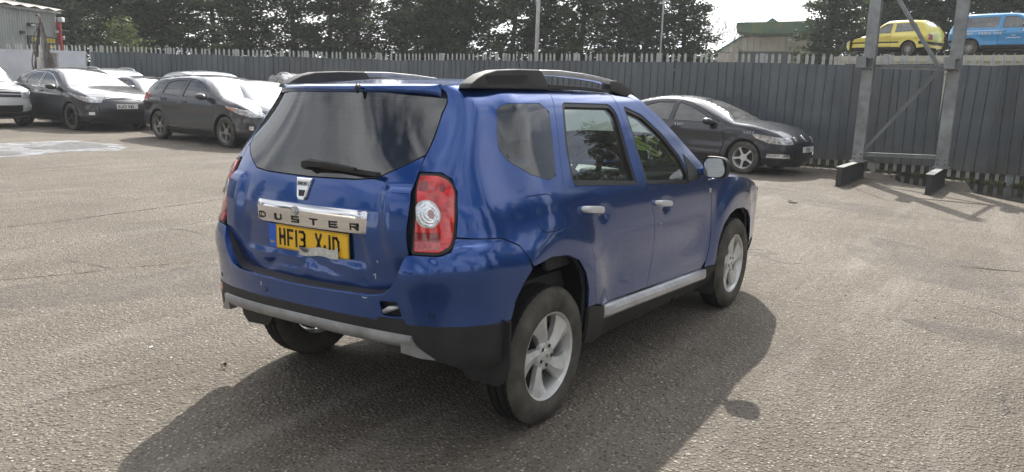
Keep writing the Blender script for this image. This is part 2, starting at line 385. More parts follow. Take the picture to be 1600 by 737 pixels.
class Surf:
    def __init__(S, gate=False):
        S.ds = S.dz = .01; S.z0 = .15; S.ss = np.arange(0, 4.95, .01); S.zz = np.arange(.15, 1.616, .01)
        A, B = np.meshgrid(S.ss, S.zz, indexing='ij'); P = np.stack(rawsurf(A, B, gate), 0)
        def blur(P, n, ax):
            k = np.array([1, 4, 6, 4, 1.])/16
            for _ in range(n):
                pad = [(0, 0)]*3; pad[ax] = (2, 2); Q = np.pad(P, pad, mode='reflect', reflect_type='odd')
                if ax == 1: Q[0, :2] = P[0, 2:0:-1]; Q[1, :2] = -P[1, 2:0:-1]
                P = sum(k[i]*np.take(Q, range(i, i+P.shape[ax]), axis=ax) for i in range(5))
            return P
        S.P = blur(blur(P, 24, 1), 5, 2); S.bump = None; S.gate = gate
    def raw(S, s, z):
        s = np.asarray(s, float); z = np.asarray(z, float); sg = np.where(s < 0, -1, 1)
        a = np.clip(np.abs(s)/S.ds, 0, len(S.ss)-1.001); b = np.clip((z-S.z0)/S.dz, 0, len(S.zz)-1.001)
        i = a.astype(int); j = b.astype(int); u = a-i; v = b-j
        f = lambda k: (S.P[k, i, j]*(1-u)*(1-v)+S.P[k, i+1, j]*u*(1-v)+S.P[k, i, j+1]*(1-u)*v+S.P[k, i+1, j+1]*u*v)
        return np.stack([f(0), f(1)*sg, z+0*s], -1)
    def nrm(S, s, z, raw=True):
        e = .012; f = S.raw if raw else S.body
        n = np.cross(f(s+e, z)-f(s-e, z), f(s, z+e)-f(s, z-e)); return n/(np.linalg.norm(n, axis=-1, keepdims=True)+1e-12)
    def body(S, s, z):
        s = np.asarray(s, float); z = np.asarray(z, float)
        P = S.raw(s, z)
        d = S.disp(s, z)
        return P+S.nrm(s, z)*d[..., None]
    def disp(S, s, z):
        g = lambda a, b: np.exp(-(a**2+b**2))
        if S.gate:
            d = .020*sm((np.abs(s)-.425)/.07)*sm((1.19-z)/.05)*sm((z-.80)/.14)          # shoulders beside the lamps
            d = d-.014*sm((.40-np.abs(s+.03))/.05)*sm((1.0-z)/.06)*sm((z-.80)/.05)        # plate recess
            # crumpled lower edge
            w = sm((s+.34)/.12)*sm((.30-s)/.14); e = .785+.020*np.sin(s*9+1)+.008*np.sin(s*31)+.004*np.sin(s*63)
            d = d-w*.010*np.exp(-((z-e)/.026)**2)*(1+.15*np.sin(s*23))+w*.0010*np.sin(s*41+z*50)*np.exp(-((z-.765)/.03)**2)
            d = d-.005*g((s-.36)/.05, (z-.80)/.03)-.004*g((s-.31)/.03, (z-.755)/.02)
        else:
            d = -.010*g((s-2.00)/.05, (z-.955)/.030)-.010*g((s-2.80)/.05, (z-.905)/.030)  # scoops behind the handles
            d = d+.003*np.exp(-((z-1.055)/.012)**2)*sm((s-1.9)/.1)*sm((3.5-s)/.1)
            zc = .838+.105*sm((s-.57)/.22)
            d = d+.015*(sm((zc-z)/.030+.5)-sm((zc-z)/.30))*sm((s-.50)/.06)*sm((1.0-s)/.2)
        return d
    def F(S, mirror=False, off=0):
        sg = -1 if mirror else 1
        return lambda a, b: bx(S.body(sg*a, b))
    def Fn(S, mirror=False):
        sg = -1 if mirror else 1
        def fn(a, b):
            e = .008; f = lambda a, b: bx(S.body(sg*a, b))
            n = np.cross(f(a+e, b)-f(a-e, b), f(a, b+e)-f(a, b-e))*sg
            return n/(np.linalg.norm(n, axis=-1, keepdims=True)+1e-12)
        return fn
SB = Surf(); SG = Surf(True)
# ================================================================== hero car

hero = empty('hatchback_suv')
tag(hero, 'dark blue five door off-roader with dented tailgate and black roof rails, parked in front', 'car')

A_R = [(1.012,.40),(1.018,.590),(1.036,.681),(1.094,.750),(1.192,.815),(1.392,.830),(1.574,.813),(1.69,.769),(1.77,.691),(1.812,.596),(1.818,.50),(1.818,.36)]
A_F = [(3.735,.30),(3.70,.40),(3.696,.479),(3.72,.58),(3.79,.672),(3.90,.73),(4.03,.755),(4.237,.74),(4.38,.70),(4.493,.631),(4.56,.5),(4.58,.36)]
LIGHT = [(.598,1.232),(.713,1.233),(.780,1.207),(.809,1.160),(.787,1.053),(.764,.969),(.739,.923),(.702,.908),(.585,.909),(.595,1.0),(.612,1.111)]
QWIN = [(1.16,1.488),(1.20,1.506),(1.32,1.520),(1.675,1.520),(1.728,1.483),(1.645,1.287),(1.598,1.184),(1.53,1.168),(1.374,1.203),(1.208,1.272),(1.146,1.322),(1.136,1.393)]
RWIN = [(1.895,1.516),(2.40,1.506),(2.445,1.462),(2.425,1.28),(2.405,1.085),(1.738,1.142),(1.80,1.339)]
FWIN = [(2.575,1.494),(2.769,1.443),(2.964,1.324),(3.117,1.185),(3.165,1.06),(3.150,1.028),(2.548,1.078),(2.570,1.338)]
CS = [(1.842,1.592),(1.782,1.477),(1.728,1.343),(1.67,1.214),(1.631,1.121),(1.64,1.074),(1.701,.993),(1.799,.885),(1.841,.778),(1.868,.629),(1.905,.498)]
BSM = [(2.492,1.570),(2.505,1.489),(2.505,1.284),(2.500,1.086),(2.559,1.009),(2.635,.85),(2.665,.73),(2.672,.60),(2.60,.443)]
GEDGE = [(.560,.90),(.575,1.0),(.595,1.115),(.586,1.24),(.578,1.312),(.570,1.40),(.567,1.48),(.592,1.555)]
FLAP = [(1.262,1.109),(1.473,1.108),(1.521,1.063),(1.572,.975),(1.537,.936),(1.339,.943),(1.298,.976)]
G = .003
def both(name, m, S, poly, sides=(0, 1), **k):
    for sd_ in sides:
        hl = k.pop('holes_', None) if False else k.get('holes', ())
        panel(name, m, hero, poly, S.F(bool(sd_)), fn=S.Fn(bool(sd_)), **k)
ZE_S=[0,.62,.97,1.2,1.6,1.842,2.49,2.70,2.77]; ZE_Z=[1.598,1.600,1.602,1.604,1.600,1.592,1.571,1.561,1.573]
roofz = [(.62,1.600),(.80,1.601),(.97,1.602),(1.2,1.604),(1.6,1.600),(1.842,1.592)]
quarter = GEDGE[3:]+roofz[:-1]+CS+[(1.818,.50)]+A_R[9:3:-1]+[(1.180,.822),(1.143,.868),(1.098,.917),(.983,.960),(.863,.970),(.771,.980),(.792,1.053),(.814,1.160),(.784,1.212),(.713,1.238)]
both('rear_quarter_panel', m_blue, SB, shrink(quarter, .002), holes=[shrink(QWIN, -.004), shrink(rounded(FLAP, .02), -.0035)], lip=.002)
both('fuel_flap', m_blue, SB, shrink(rounded(FLAP, .02), .002), sides=(0,), off=.0005, lip=.0015, grid=.02)
rdoor = CS+[(2.0,.468),(2.3,.455)]+BSM[::-1]
both('rear_door', m_blue, SB, shrink(rdoor, G), holes=[shrink(rounded(RWIN, [.03,.05,.03,.0,.01,.02,.0]), -.012)], lip=.002)
AP = [(2.745,1.548),(2.86,1.478),(2.985,1.392),(3.13,1.29),(3.275,1.18),(3.37,1.09),(3.45,1.015)]
fdoor = BSM+[(2.9,.425),(3.2,.41),(3.49,.396),(3.560,.45),(3.584,.535),(3.597,.65),(3.593,.734),(3.575,.87),(3.533,.984),(3.50,1.01)]+AP[::-1][1:]+[(2.70,1.556)]
both('front_door', m_blue, SB, shrink(fdoor, G), holes=[shrink(rounded(FWIN, [.02,.03,.03,.02,.02,.01,.01,0]), -.012)], lip=.002)
apil = [(2.70,1.560)]+AP+[(3.50,1.014),(3.60,1.015),(3.50,1.075),(3.36,1.185),(3.21,1.30),(3.04,1.42),(2.88,1.515),(2.77,1.575)]
both('windscreen_pillar', m_blue, SB, apil, lip=.001, grid=.02)
fender = [(3.51,1.005),(3.537,.985),(3.580,.87),(3.597,.734),(3.602,.65),(3.590,.535),(3.565,.45),(3.55,.40),(3.70,.40)]+A_F[2:10]+[(4.56,.5),(4.575,.40),(4.72,.40),(4.93,.42),(4.94,.60),(4.93,.80),(4.7,.885),(4.45,.935),(4.1,.985),(3.75,1.005)]
both('front_wing', m_blue, SB, shrink(fender, .002), lip=.002)
bump = [(0,.712),(.249,.714),(.38,.714),(.44,.727),(.477,.76),(.505,.80),(.540,.87),(.557,.897),(.589,.903),(.702,.902),(.743,.916),(.769,.972),(.863,.965),(.982,.955),(1.094,.912),(1.139,.863),(1.170,.808)]+A_R[3:1:-1]+[(1.022,.600),(.94,.600),(.79,.605),(.643,.606),(.527,.606),(.44,.611),(.356,.618),(.10,.626),(0,.626)]
full = lambda right: right+[(-a, b) for a, b in right[::-1] if a > 0]
both('rear_bumper', m_blue, SB, full(bump), sides=(0,), lip=.004, skirt=.03,
     holes=[rounded([(.415,.700),(.492,.702),(.500,.632),(.420,.632)], .015)])
low = [(0,.623),(.10,.623),(.356,.615),(.44,.608),(.527,.603),(.643,.603),(.79,.602),(.94,.597),(1.017,.594),(1.012,.50),(1.00,.42),(.90,.405),(.75,.415),(.617,.455),(.56,.50),(.53,.535),(0,.552)]
both('lower_bumper', m_black_plastic, SB, full(low), sides=(0,), lip=.003, skirt=.03, off=.001)
# black step on top of the bumper, in front of the tailgate
rows = []
top = [(0,.712),(.12,.713),(.249,.714),(.38,.714),(.44,.727),(.477,.76),(.505,.80),(.540,.87),(.557,.897)]
sg_ = [(-a, b) for a, b in top[:0:-1]]+top
aa = np.array(sg_); o_ = SB.raw(aa[:, 0], aa[:, 1]); i_ = SG.raw(aa[:, 0]*.97, aa[:, 1])+np.array([.05, 0, .012])
rows = [bx(o_+(i_-o_)*t+np.array([0, 0, .006*math.sin(PI*t)])) for t in (0, .06, .4, .7, 1)]
grid_mesh('bumper_step', m_grey_plastic, hero, np.array(rows))
# silver skid strip with its sloping underside
ss_ = np.linspace(-.53, .53, 41); rr = []
for z_, dx, dz in ((.585, .004, 0), (.580, -.014, 0), (.547, -.012, 0), (.532, -.004, 0), (.50, .06, -.01), (.46, .17, -.02), (.44, .30, -.03)):
    P_ = SB.raw(ss_, np.full(41, max(z_, .50))); P_[:, 0] += dx; P_[:, 2] = z_-.024*(ss_/.5)**2
    rr.append(bx(P_))
sk = grid_mesh('skid_strip', m_skid, hero, np.array(rr))
for sg in (1, -1):
    b = MB(); q_ = [(.525, .556), (.540, .510), (.620, .458), (.56, .462), (.49, .48), (.49, .52)]
    P_ = SB.raw(np.array([p[0] for p in q_])*sg, np.array([p[1] for p in q_])); A_ = bx(P_+np.array([-.013, 0, 0])); B_ = bx(P_+np.array([.03, 0, 0]))
    b.add(list(A_)+list(B_), [tuple(range(6)), tuple(range(11, 5, -1))]+[(i, i+6, (i+1) % 6+6, (i+1) % 6) for i in range(6)])
    b.build('skid_tip', m_skid, hero, auto=.5)
# tailgate skin
gate = [(0,.720),(.25,.720),(.375,.7205),(.43,.732),(.467,.765),(.492,.80),(.530,.87)]+GEDGE[:4]+[(.574,1.304),(.50,1.256),(.40,1.203),(.29,1.193),(0,1.188)]
def gate_shift(lp): return lp
both('tailgate', m_blue, SG, shrink(full(gate), G), sides=(0,), lip=.003, grid=.013)
gls = [(0,1.190),(.29,1.195),(.40,1.205),(.50,1.259),(.574,1.309),(.566,1.40),(.563,1.48),(.586,1.545),(.3,1.572),(0,1.576)]
both('rear_window', m_glass_rear, SG, shrink(full(gls), G), sides=(0,), lip=.002, off=-.001, skirt=.006)
inn = [(0,1.235),(.25,1.235),(.36,1.25),(.43,1.28),(.475,1.33),(.50,1.40),(.515,1.50),(.49,1.535),(0,1.555)]
# black printed border behind the rear glass, heated lines, thin bright outline
both('glass_border', m_glass_frit, SG, shrink(full(gls), G), sides=(0,), holes=[full(inn)], off=-.005, skirt=0)
b = MB()
for z_ in np.arange(1.27, 1.53, .027):
    w = float(np.interp(z_, [1.25, 1.32, 1.46, 1.52], [.33, .45, .49, .50])); s_ = np.linspace(-w, w, 24); P_ = SG.raw(s_, np.full(24, z_)); n_ = SG.nrm(s_, np.full(24, z_)); b.tube([Vector(p) for p in bx(P_-n_*.0045)], .0011, 4)
m_line = mat('heater_line', (.22, .2, .18), .5)
b.build('heater_lines', m_line, hero)
b = MB(); q = np.array(resample(full(shrink(inn, .0)), .04)); q = np.vstack([q, q[:1]]); P_ = SG.raw(q[:, 0], q[:, 1]); n_ = SG.nrm(q[:, 0], q[:, 1])
b.tube([Vector(p) for p in bx(P_-n_*.0042)], .0014, 4); b.build('border_outline', mat('outline_grey', (.35, .36, .36), .4), hero)
# roof skin, spoiler, windscreen, bonnet
rs_ = np.concatenate([np.linspace(.0, .62, 26), np.linspace(.66, 2.77, 44)]); ts = np.linspace(-1, 1, 41); rows = []
for s_ in rs_:
    e_ = SB.raw(s_, np.interp(s_, ZE_S, ZE_Z)); x_ = float(e_[0]); yy = abs(float(e_[1]))
    cr = .044*sm((x_+.60)/.75)*(1-.35*sm((x_-.6)/.8))*min(1, yy/.3); ff = .14*sm((x_-.9)/.4)
    rows.append([(x_+ff*(1-t*t), yy*t, float(e_[2])+cr*(1-abs(t)**3.0)) for t in ts])
rf = np.array(rows)
grid_mesh('roof', m_blue, hero, bx(rf))
# spoiler lip under the rear roof edge
ss2 = np.linspace(-.66, .66, 67); e0_ = SB.raw(ss2, np.interp(np.abs(ss2), ZE_S, ZE_Z)); rows = []
for k, (dx, dz) in enumerate(((.03, .006), (.0, .0), (-.014, -.004), (-.019, -.014), (-.013, -.030), (.006, -.036), (.05, -.030))):
    e_ = e0_.copy(); q_ = sm((.66-np.abs(ss2))/.10); e_[:, 0] += dx*q_+.004*(1-q_); e_[:, 2] += dz-(.016 if k > 2 else 0)*(np.abs(ss2)/.62)**4; rows.append(e_)
grid_mesh('spoiler_lip', m_blue, hero, bx(np.array(rows)))
b = MB(); b.tube([bx((-.575, -.20, 1.597)), bx((-.590, -.205, 1.585)), bx((-.592, -.212, 1.563))], [.012, .011, .005], 10); b.build('washer_nozzle', m_black_plastic, hero, True)
zs_ = np.linspace(0, 1, 16); rows = []
for a in zs_:
    s_ = np.interp(a, [0, .2, .4, .6, .8, 1], [3.58, 3.36, 3.21, 3.04, 2.88, 2.775]); z_ = np.interp(a, [0, .2, .4, .6, .8, 1], [1.03, 1.185, 1.30, 1.42, 1.515, 1.573])
    e_ = SB.raw(s_, z_); bl = .28*(1-a)+.14*a
    rows.append([(float(e_[0])+bl*(1-t*t), float(-e_[1])*-t if False else float(abs(e_[1]))*t, float(e_[2])+.02*(1-t*t)*0) for t in np.linspace(-1, 1, 25)])
ws = np.array(rows)
grid_mesh('windscreen', m_glass, hero, bx(ws))
rows = []
for a in np.linspace(0, 1, 22):
    s_ = 3.56+a*1.36; z_ = np.interp(s_, [3.5, 3.75, 4.1, 4.45, 4.7, 4.93], [1.012, 1.008, .988, .938, .888, .80]); e_ = SB.raw(s_, z_)
    rows.append([(float(e_[0])+.24*(1-t*t)*(1-a*.45), float(abs(e_[1]))*t, float(e_[2])+.055*(1-abs(t)**2.6)) for t in np.linspace(-1, 1, 25)])
grid_mesh('bonnet', m_blue, hero, bx(np.array(rows)))
rows = []
for z_ in np.linspace(.22, .82, 12):
    e_ = SB.raw(4.93, z_); rows.append([(float(e_[0])+.13*(1-t*t), float(abs(e_[1]))*t, z_) for t in np.linspace(-1, 1, 21)])
grid_mesh('front_bumper', m_black_plastic, hero, bx(np.array(rows)))

# side glass with rubber frames
def ring(name, S, lp, w_in, w_out, m, off=.0, side=0, sk=.01):
    panel(name, m, hero, shrink(lp, -w_out), S.F(bool(side)), fn=S.Fn(bool(side)), holes=[shrink(lp, w_in)], off=off, skirt=sk, grid=.03)
for sd_ in (0, 1):
    q = rounded(QWIN, .025); panel('quarter_window', m_glass_dark, hero, shrink(q, -.001), SB.F(bool(sd_)), fn=SB.Fn(bool(sd_)), off=.000, skirt=.005, lip=.001)
    ring('window_seal', SB, q, .0, .0025, m_rubber, -.002, sd_, .004)
    r_ = rounded(RWIN, [.03, .05, .03, .0, .01, .02, .0]); f_ = rounded(FWIN, [.02, .03, .03, .02, .02, .01, .01, 0])
    for lp in (r_, f_):
        panel('side_window', m_glass, hero, shrink(lp, .004), SB.F(bool(sd_)), fn=SB.Fn(bool(sd_)), off=-.016, skirt=.004)
        ring('window_seal', SB, lp, .010, .013, m_rubber, -.004, sd_, .014)
    # chrome-free waist strip under the doors' glass
    for a0, a1, z0_, z1_ in ((1.745, 2.415, 1.122, 1.070), (2.545, 3.16, 1.063, 1.012)):
        panel('waist_trim', m_rubber, hero, [(a0, z0_), (a1, z1_), (a1, z1_+.009), (a0, z0_+.009)], SB.F(bool(sd_)), fn=SB.Fn(bool(sd_)), off=.003, skirt=.006)
    # lower door glass corner: black sail with mirror foot
    panel('mirror_sail', m_black_plastic, hero, [(3.145, 1.03), (3.30, 1.022), (3.36, 1.045), (3.30, 1.12), (3.19, 1.20), (3.17, 1.10)], SB.F(bool(sd_)), fn=SB.Fn(bool(sd_)), off=.003, skirt=.008)
    # sill: black cladding with silver step
    sill = [(1.822, .36), (1.822, .495), (1.90, .490), (2.0, .460), (2.583, .436), (3.2, .402), (3.545, .390), (3.69, .395), (3.72, .30), (3.6, .24), (2.7, .25), (1.95, .27), (1.83, .30)]
    panel('sill_cladding', m_black_plastic, hero, sill, SB.F(bool(sd_)), fn=SB.Fn(bool(sd_)), off=.004, skirt=.02)
    b = MB(); rows = []
    for s_ in np.linspace(2.02, 3.57, 24):
        t = (s_-2.02)/1.55; zt = .452-.072*t; e_ = SB.raw(s_, zt); y0_ = float(e_[1]); x_ = float(e_[0]); sg = -1 if not sd_ else 1; ya = abs(y0_)
        dd = .030*sm(t/.04)*sm((1-t)/.04)+.008
        rows.append([(x_, sg*(ya-.015), zt+.012), (x_, sg*(ya+dd*.7), zt+.002), (x_, sg*(ya+dd), zt-.018), (x_, sg*(ya+dd), zt-.045), (x_, sg*(ya+dd*.6), zt-.060), (x_, sg*(ya-.02), zt-.066)])
    rows = bx(np.array(rows)); b.loft([[tuple(p) for p in r] for r in rows], capends=True); b.build('sill_step', m_silver, hero, auto=.5)
    # tail lamp
    lp = rounded(LIGHT, [.0, .06, .03, .03, .0, .03, .03, .03, .0, 0, 0])
    lamp = panel('tail_lamp', m_rubber, hero, shrink(lp, .001), SB.F(bool(sd_)), fn=SB.Fn(bool(sd_)), off=.004, skirt=.02, lip=.003)
    m_red = MATS.get('red_lens') or mat('red_lens', (.62, .012, .012), .08, spec=.8, coat=1, var=(26, .35))
    m_dred = MATS.get('dark_red_lens') or mat('dark_red_lens', (.22, .01, .01), .1, spec=.8, coat=1)
    m_clear = MATS.get('clear_lens') or mat('clear_lens', (.62, .60, .60), .12, metal=.35, coat=1, var=(30, .3))
    m_pink = MATS.get('pink_lens') or mat('pink_lens', (.50, .10, .10), .12, coat=1, var=(60, .4))
    kw = dict(fn=SB.Fn(bool(sd_)))
    FF = SB.F(bool(sd_))
    inl = shrink(lp, .012)
    panel('red_lens', m_red, lamp, inl, FF, off=.009, skirt=.006, lip=.003, grid=.02, **kw)
    cx, cz, rc_ = .664, 1.070, .056
    circ = [(cx+rc_*math.cos(a)*1.0, cz+rc_*math.sin(a)) for a in np.linspace(0, 2*PI, 36, endpoint=False)]
    circ = [(max(a, .616), b_) for a, b_ in circ]
    panel('lamp_ring', m_clear, lamp, circ, FF, off=.0105, skirt=.002, lip=.001, grid=.02, **kw)
    c2 = [(max(cx+.050*math.cos(a), .619), cz+.050*math.sin(a)) for a in np.linspace(0, 2*PI, 32, endpoint=False)]
    panel('reversing_lens', m_chrome, lamp, c2, lambda a, b_: FF(a, b_)+kw['fn'](a, b_)*(.0025+.0007*np.sin(np.hypot(a-cx-.01, b_-cz)*420))[:, None], off=.0105, skirt=.002, grid=.006)
    panel('bulb_cover', mat('bulb_amber', (.45, .30, .26), .15, coat=1) if 'bulb_amber' not in MATS else MATS['bulb_amber'], lamp, [(cx+.018+.014*math.cos(a), cz+.018*math.sin(a)) for a in np.linspace(0, 2*PI, 16, endpoint=False)], FF, off=.017, skirt=.004, grid=.01, **kw)
    panel('fog_lens', m_dred, lamp, rounded([(.604, .962), (.706, .962), (.708, .994), (.608, .994)], .004), FF, off=.0108, skirt=.002, grid=.02, **kw)
    panel('reflector_lens', m_pink, lamp, rounded([(.600, .926), (.703, .927), (.705, .957), (.603, .957)], .004), FF, off=.0108, skirt=.002, grid=.02, **kw)
    panel('upper_bulb_shade', m_dred, lamp, rounded([(.622, 1.160), (.665, 1.160), (.665, 1.200), (.620, 1.200)], .012), FF, off=.0098, skirt=.001, grid=.02, **kw)
    panel('upper_bulb_shade', m_dred, lamp, [(.738+.014*math.cos(a), 1.172+.016*math.sin(a)) for a in np.linspace(0, 2*PI, 16, endpoint=False)], FF, off=.0098, skirt=.001, grid=.02, **kw)
# inner dark shell (keeps gaps dark, closes the cabin)
hol = [shrink(QWIN, .02), shrink(RWIN, .006), shrink(FWIN, .006)]
shell = [(0, .50)]+[(.5, .50), (1.0, .42)]+A_R[1:-1]+[(1.83, .30), (3.71, .28)]+A_F[1:-1]+[(4.6, .30), (4.9, .30), (4.9, .78), (4.5, .915), (4.1, .965), (3.62, .99), (3.45, 1.075), (3.30, 1.19), (3.15, 1.30), (2.98, 1.42), (2.82, 1.51), (2.72, 1.55), (2.49, 1.575), (1.842, 1.59), (1.0, 1.60), (0, 1.60)]
for sd_ in (0, 1):
    f0 = (lambda sgn: (lambda a, b_: bx(SG.raw(sgn*a, b_)*(1-sm((np.abs(a)-.75)/.25))[..., None]+SB.raw(sgn*a, b_)*sm((np.abs(a)-.75)/.25)[..., None])))(-1 if sd_ else 1)
    def fnn(a, b_, f0=f0, sg=(-1 if sd_ else 1)):
        e = .01; n = np.cross(f0(a+e, b_)-f0(a-e, b_), f0(a, b_+e)-f0(a, b_-e))*sg; return n/(np.linalg.norm(n, axis=-1, keepdims=True)+1e-12)
    panel('inner_lining', m_interior, hero, shell, f0, fn=fnn, off=-.032, skirt=.012, grid=.045, holes=hol+[[(0, 1.235), (.36, 1.25), (.47, 1.33), (.52, 1.52), (0, 1.53)]])
grid_mesh('headlining', mat('headliner', (.28, .27, .25), .8), hero, bx(rf[20:-1, 2:-2]-np.array([0, 0, .035])), flip=True)
# wheel arch liners
for sg in (-1, 1):
    for A_ in (A_R, A_F):
        a_ = np.array(resample(A_, .05)[:-8] if False else A_); P_ = SB.raw(a_[:, 0], a_[:, 1]); P_[:, 1] = np.abs(P_[:, 1])*sg
        rows = []
        for dy in (.012, .03, .32): Q = P_.copy(); Q[:, 1] -= sg*dy; cz_ = .44; cx_ = P_[:, 0].mean(); k = 1+.05*(dy > .02); Q[:, 0] = cx_+(Q[:, 0]-cx_)*k; Q[:, 2] = cz_+(Q[:, 2]-cz_)*k; rows.append(bx(Q))
        grid_mesh('arch_liner', m_under, hero, np.array(rows))
        # narrow painted lip
b = MB(); b.box((1.42, 0, .47), (3.6, 1.06, .20)).box((1.33, 0, .36), (1.7, 1.56, .14)).box((-.48, 0, .58), (.24, 1.1, .10)).tube([(.0, -.7, .34), (.0, .7, .34)], .06, 10).tube([(2.67, -.7, .34), (2.67, .7, .34)], .05, 10)
b.box((2.9, 0, .6), (.9, 1.0, .5))
b.build('underbody', m_under, hero)

# badges, chrome bar, number plate ------------------------------------------------
def XFt(v): return Vector(bx(np.array(tuple(v))))
prof = [(-.733, 1.066), (-.745, 1.070), (-.757, 1.067), (-.766, 1.055), (-.770, 1.036), (-.767, .975), (-.762, .966), (-.730, .964)]
rows = []; yy = [.331, .329, .322, .308]+list(np.linspace(.28, -.34, 20))+[-.368, -.382, -.389, -.391]
for i, y_ in enumerate(yy):
    d_ = min(i, len(yy)-1-i); k = [.0, .45, .75, .93][d_] if d_ < 4 else 1; bow = .062*(abs(y_+.02)/.6)**2.3
    rows.append([(-.733+(p[0]+.733)*max(k, .05)+bow, y_, (p[1]-1.0)*1+1.0 if p[1] < 1.0 else 1.0+(p[1]-1.0)*(.72+.28*k)) for p in prof])
b = MB(); b.loft(rows); bar = b.build('tailgate_bar', m_chrome, hero, auto=.6, xf=XFt)
b = MB(); b.tube([(-.758, .025, 1.035), (-.777, .025, 1.035)], [.024, .021], 18).tube([(-.776, .025, 1.035), (-.782, .025, 1.035)], [.013, .011], 14); b.build('lock_button', m_silver, bar, auto=.5, xf=XFt)
GLY = {  # strokes on a 0..1 x 0..1 box
 'H': [[(0,0),(0,1)],[(1,0),(1,1)],[(0,.5),(1,.5)]], 'F': [[(0,0),(0,1),(1,1)],[(0,.52),(.85,.52)]], '1': [[(.5,0),(.5,1)]],
 '3': [[(0,1),(.7,1),(1,.85),(1,.65),(.75,.53),(.35,.53)],[(.75,.53),(1,.4),(1,.15),(.7,0),(0,0)]], 'X': [[(0,0),(1,1)],[(0,1),(1,0)]],
 'J': [[(1,1),(1,.2),(.8,0),(.2,0),(0,.2),(0,.32)]], 'D': [[(0,0),(0,1),(.65,1),(1,.75),(1,.25),(.65,0),(0,0)]], 'B': [[(0,0),(0,1),(.7,1),(1,.88),(1,.62),(.7,.5),(0,.5)],[(.7,.5),(1,.38),(1,.12),(.7,0),(0,0)]],
 'U': [[(0,1),(0,.2),(.2,0),(.8,0),(1,.2),(1,1)]], 'S': [[(1,1),(0,1),(0,.5),(1,.5),(1,0),(0,0)]], 'T': [[(0,1),(1,1)],[(.5,1),(.5,0)]], 'E': [[(1,1),(0,1),(0,0),(1,0)],[(0,.5),(.9,.5)]],
 'R': [[(0,0),(0,1),(1,1),(1,.5),(0,.5)],[(.55,.5),(1,0)]], 'A': [[(0,0),(0,1),(1,1),(1,0)],[(0,.45),(1,.45)]], 'C': [[(1,1),(0,1),(0,0),(1,0)]], 'I': [[(.5,0),(.5,1)]],
 'M': [[(0,0),(0,1),(.5,.4),(1,1),(1,0)]], 'L': [[(0,1),(0,0),(1,0)]], 'W': [[(0,1),(.25,0),(.5,.7),(.75,0),(1,1)]], 'G': [[(1,.8),(.8,1),(.2,1),(0,.8),(0,.2),(.2,0),(1,0),(1,.45),(.6,.45)]],
 'V': [[(0,1),(.5,0),(1,1)]], 'Y': [[(0,1),(.5,.5),(1,1)],[(.5,.5),(.5,0)]], 'K': [[(0,0),(0,1)],[(1,1),(0,.45),(1,0)]], 'O': [[(0,0),(0,1),(1,1),(1,0),(0,0)]], '0': [[(0,0),(0,1),(1,1),(1,0),(0,0)]], 'N': [[(0,0),(0,1),(1,0),(1,1)]],
 '6': [[(1,1),(0,1),(0,0),(1,0),(1,.5),(0,.5)]], '2': [[(0,1),(1,1),(1,.5),(0,.5),(0,0),(1,0)]], '5': [[(1,1),(0,1),(0,.55),(1,.55),(1,0),(0,0)]], 'P': [[(0,0),(0,1),(1,1),(1,.5),(0,.5)]]}
def glyphs(mb, text, o, right, up, h, w, gap, th, depth=.002, space=.5):
    """text written in strokes: o = lower left corner"""
    o = Vector(o); right = Vector(right).normalized(); up = Vector(up).normalized(); nrm = right.cross(up); x = 0
    for ch in text:
        if ch == ' ': x += w*space+gap; continue
        ww = w*(.30 if ch in '1I' else 1)
        for st in GLY[ch]:
            for (a, b_), (c, d_) in zip(st, st[1:]):
                if ch in '1I': a = c = .5
                p = o+right*(x+th/2+a*(ww-th))+up*(th/2+b_*(h-th)); q = o+right*(x+th/2+c*(ww-th))+up*(th/2+d_*(h-th)); e = (q-p).normalized()*th*.48
                mb.bar(p-e+nrm*depth/2, q+e+nrm*depth/2, th, depth, up=nrm)
        x += ww+gap
    return x
for i, ch in enumerate('DUSTER'):
    yL = .292-i*.1205; bow = .062*(abs(yL)/.6)**2.3
    b = MB(); glyphs(b, ch, (-.7682+bow, yL, .980), (0, -1, 0), (-.045, 0, 1), .031, .048, 0, .0070, .0022); b.build('letter', m_ink, bar, xf=XFt)
# plate
pb = MB(); pb.box((-.7475, -.029, .9035), (.004, .50, .109)); 
mc = MB(); mc.box((-.742, -.029, .9035), (.007, .53, .113)); pl_ = mc.build('number_plate', m_black_plastic, hero, bevel=.002, xf=XFt)
MB().box((-.7475, -.0540, .9035), (.004, .478, .107)).build('plate_face', m_plate_y, pl_, xf=XFt)
MB().box((-.7475, .2115, .9035), (.0042, .049, .107)).build('blue_band', m_plate_b, pl_, xf=XFt)
yc_ = .163
for ch in 'HF13 XJD':
    if ch == ' ': yc_ = -.082; continue
    b = MB(); wg = glyphs(b, ch, (-.7497, yc_, .865), (0, -1, 0), (0, 0, 1), .077, .044, .0118, .0125, .0012); b.build('plate_character', m_ink, pl_, xf=XFt); yc_ -= wg
b = MB(); glyphs(b, 'GB', (-.7498, .227, .868), (0, -1, 0), (0, 0, 1), .014, .012, .004, .0026, .0008); b.build('plate_country_letters', mat('plate_gold', (.75, .6, .2), .5), pl_, xf=XFt)
b = MB()
for (a, c) in (((-.2905, .953), (.1805, .953)), ((-.2905, .854), (.1805, .854)), ((-.2905, .854), (-.2905, .953)), ((.1805, .854), (.1805, .953))):
    b.bar((-.7498, a[0], a[1]), (-.7498, c[0], c[1]), .0015, .0008, up=(1, 0, 0))
b.build('plate_border', m_ink, pl_, xf=XFt)
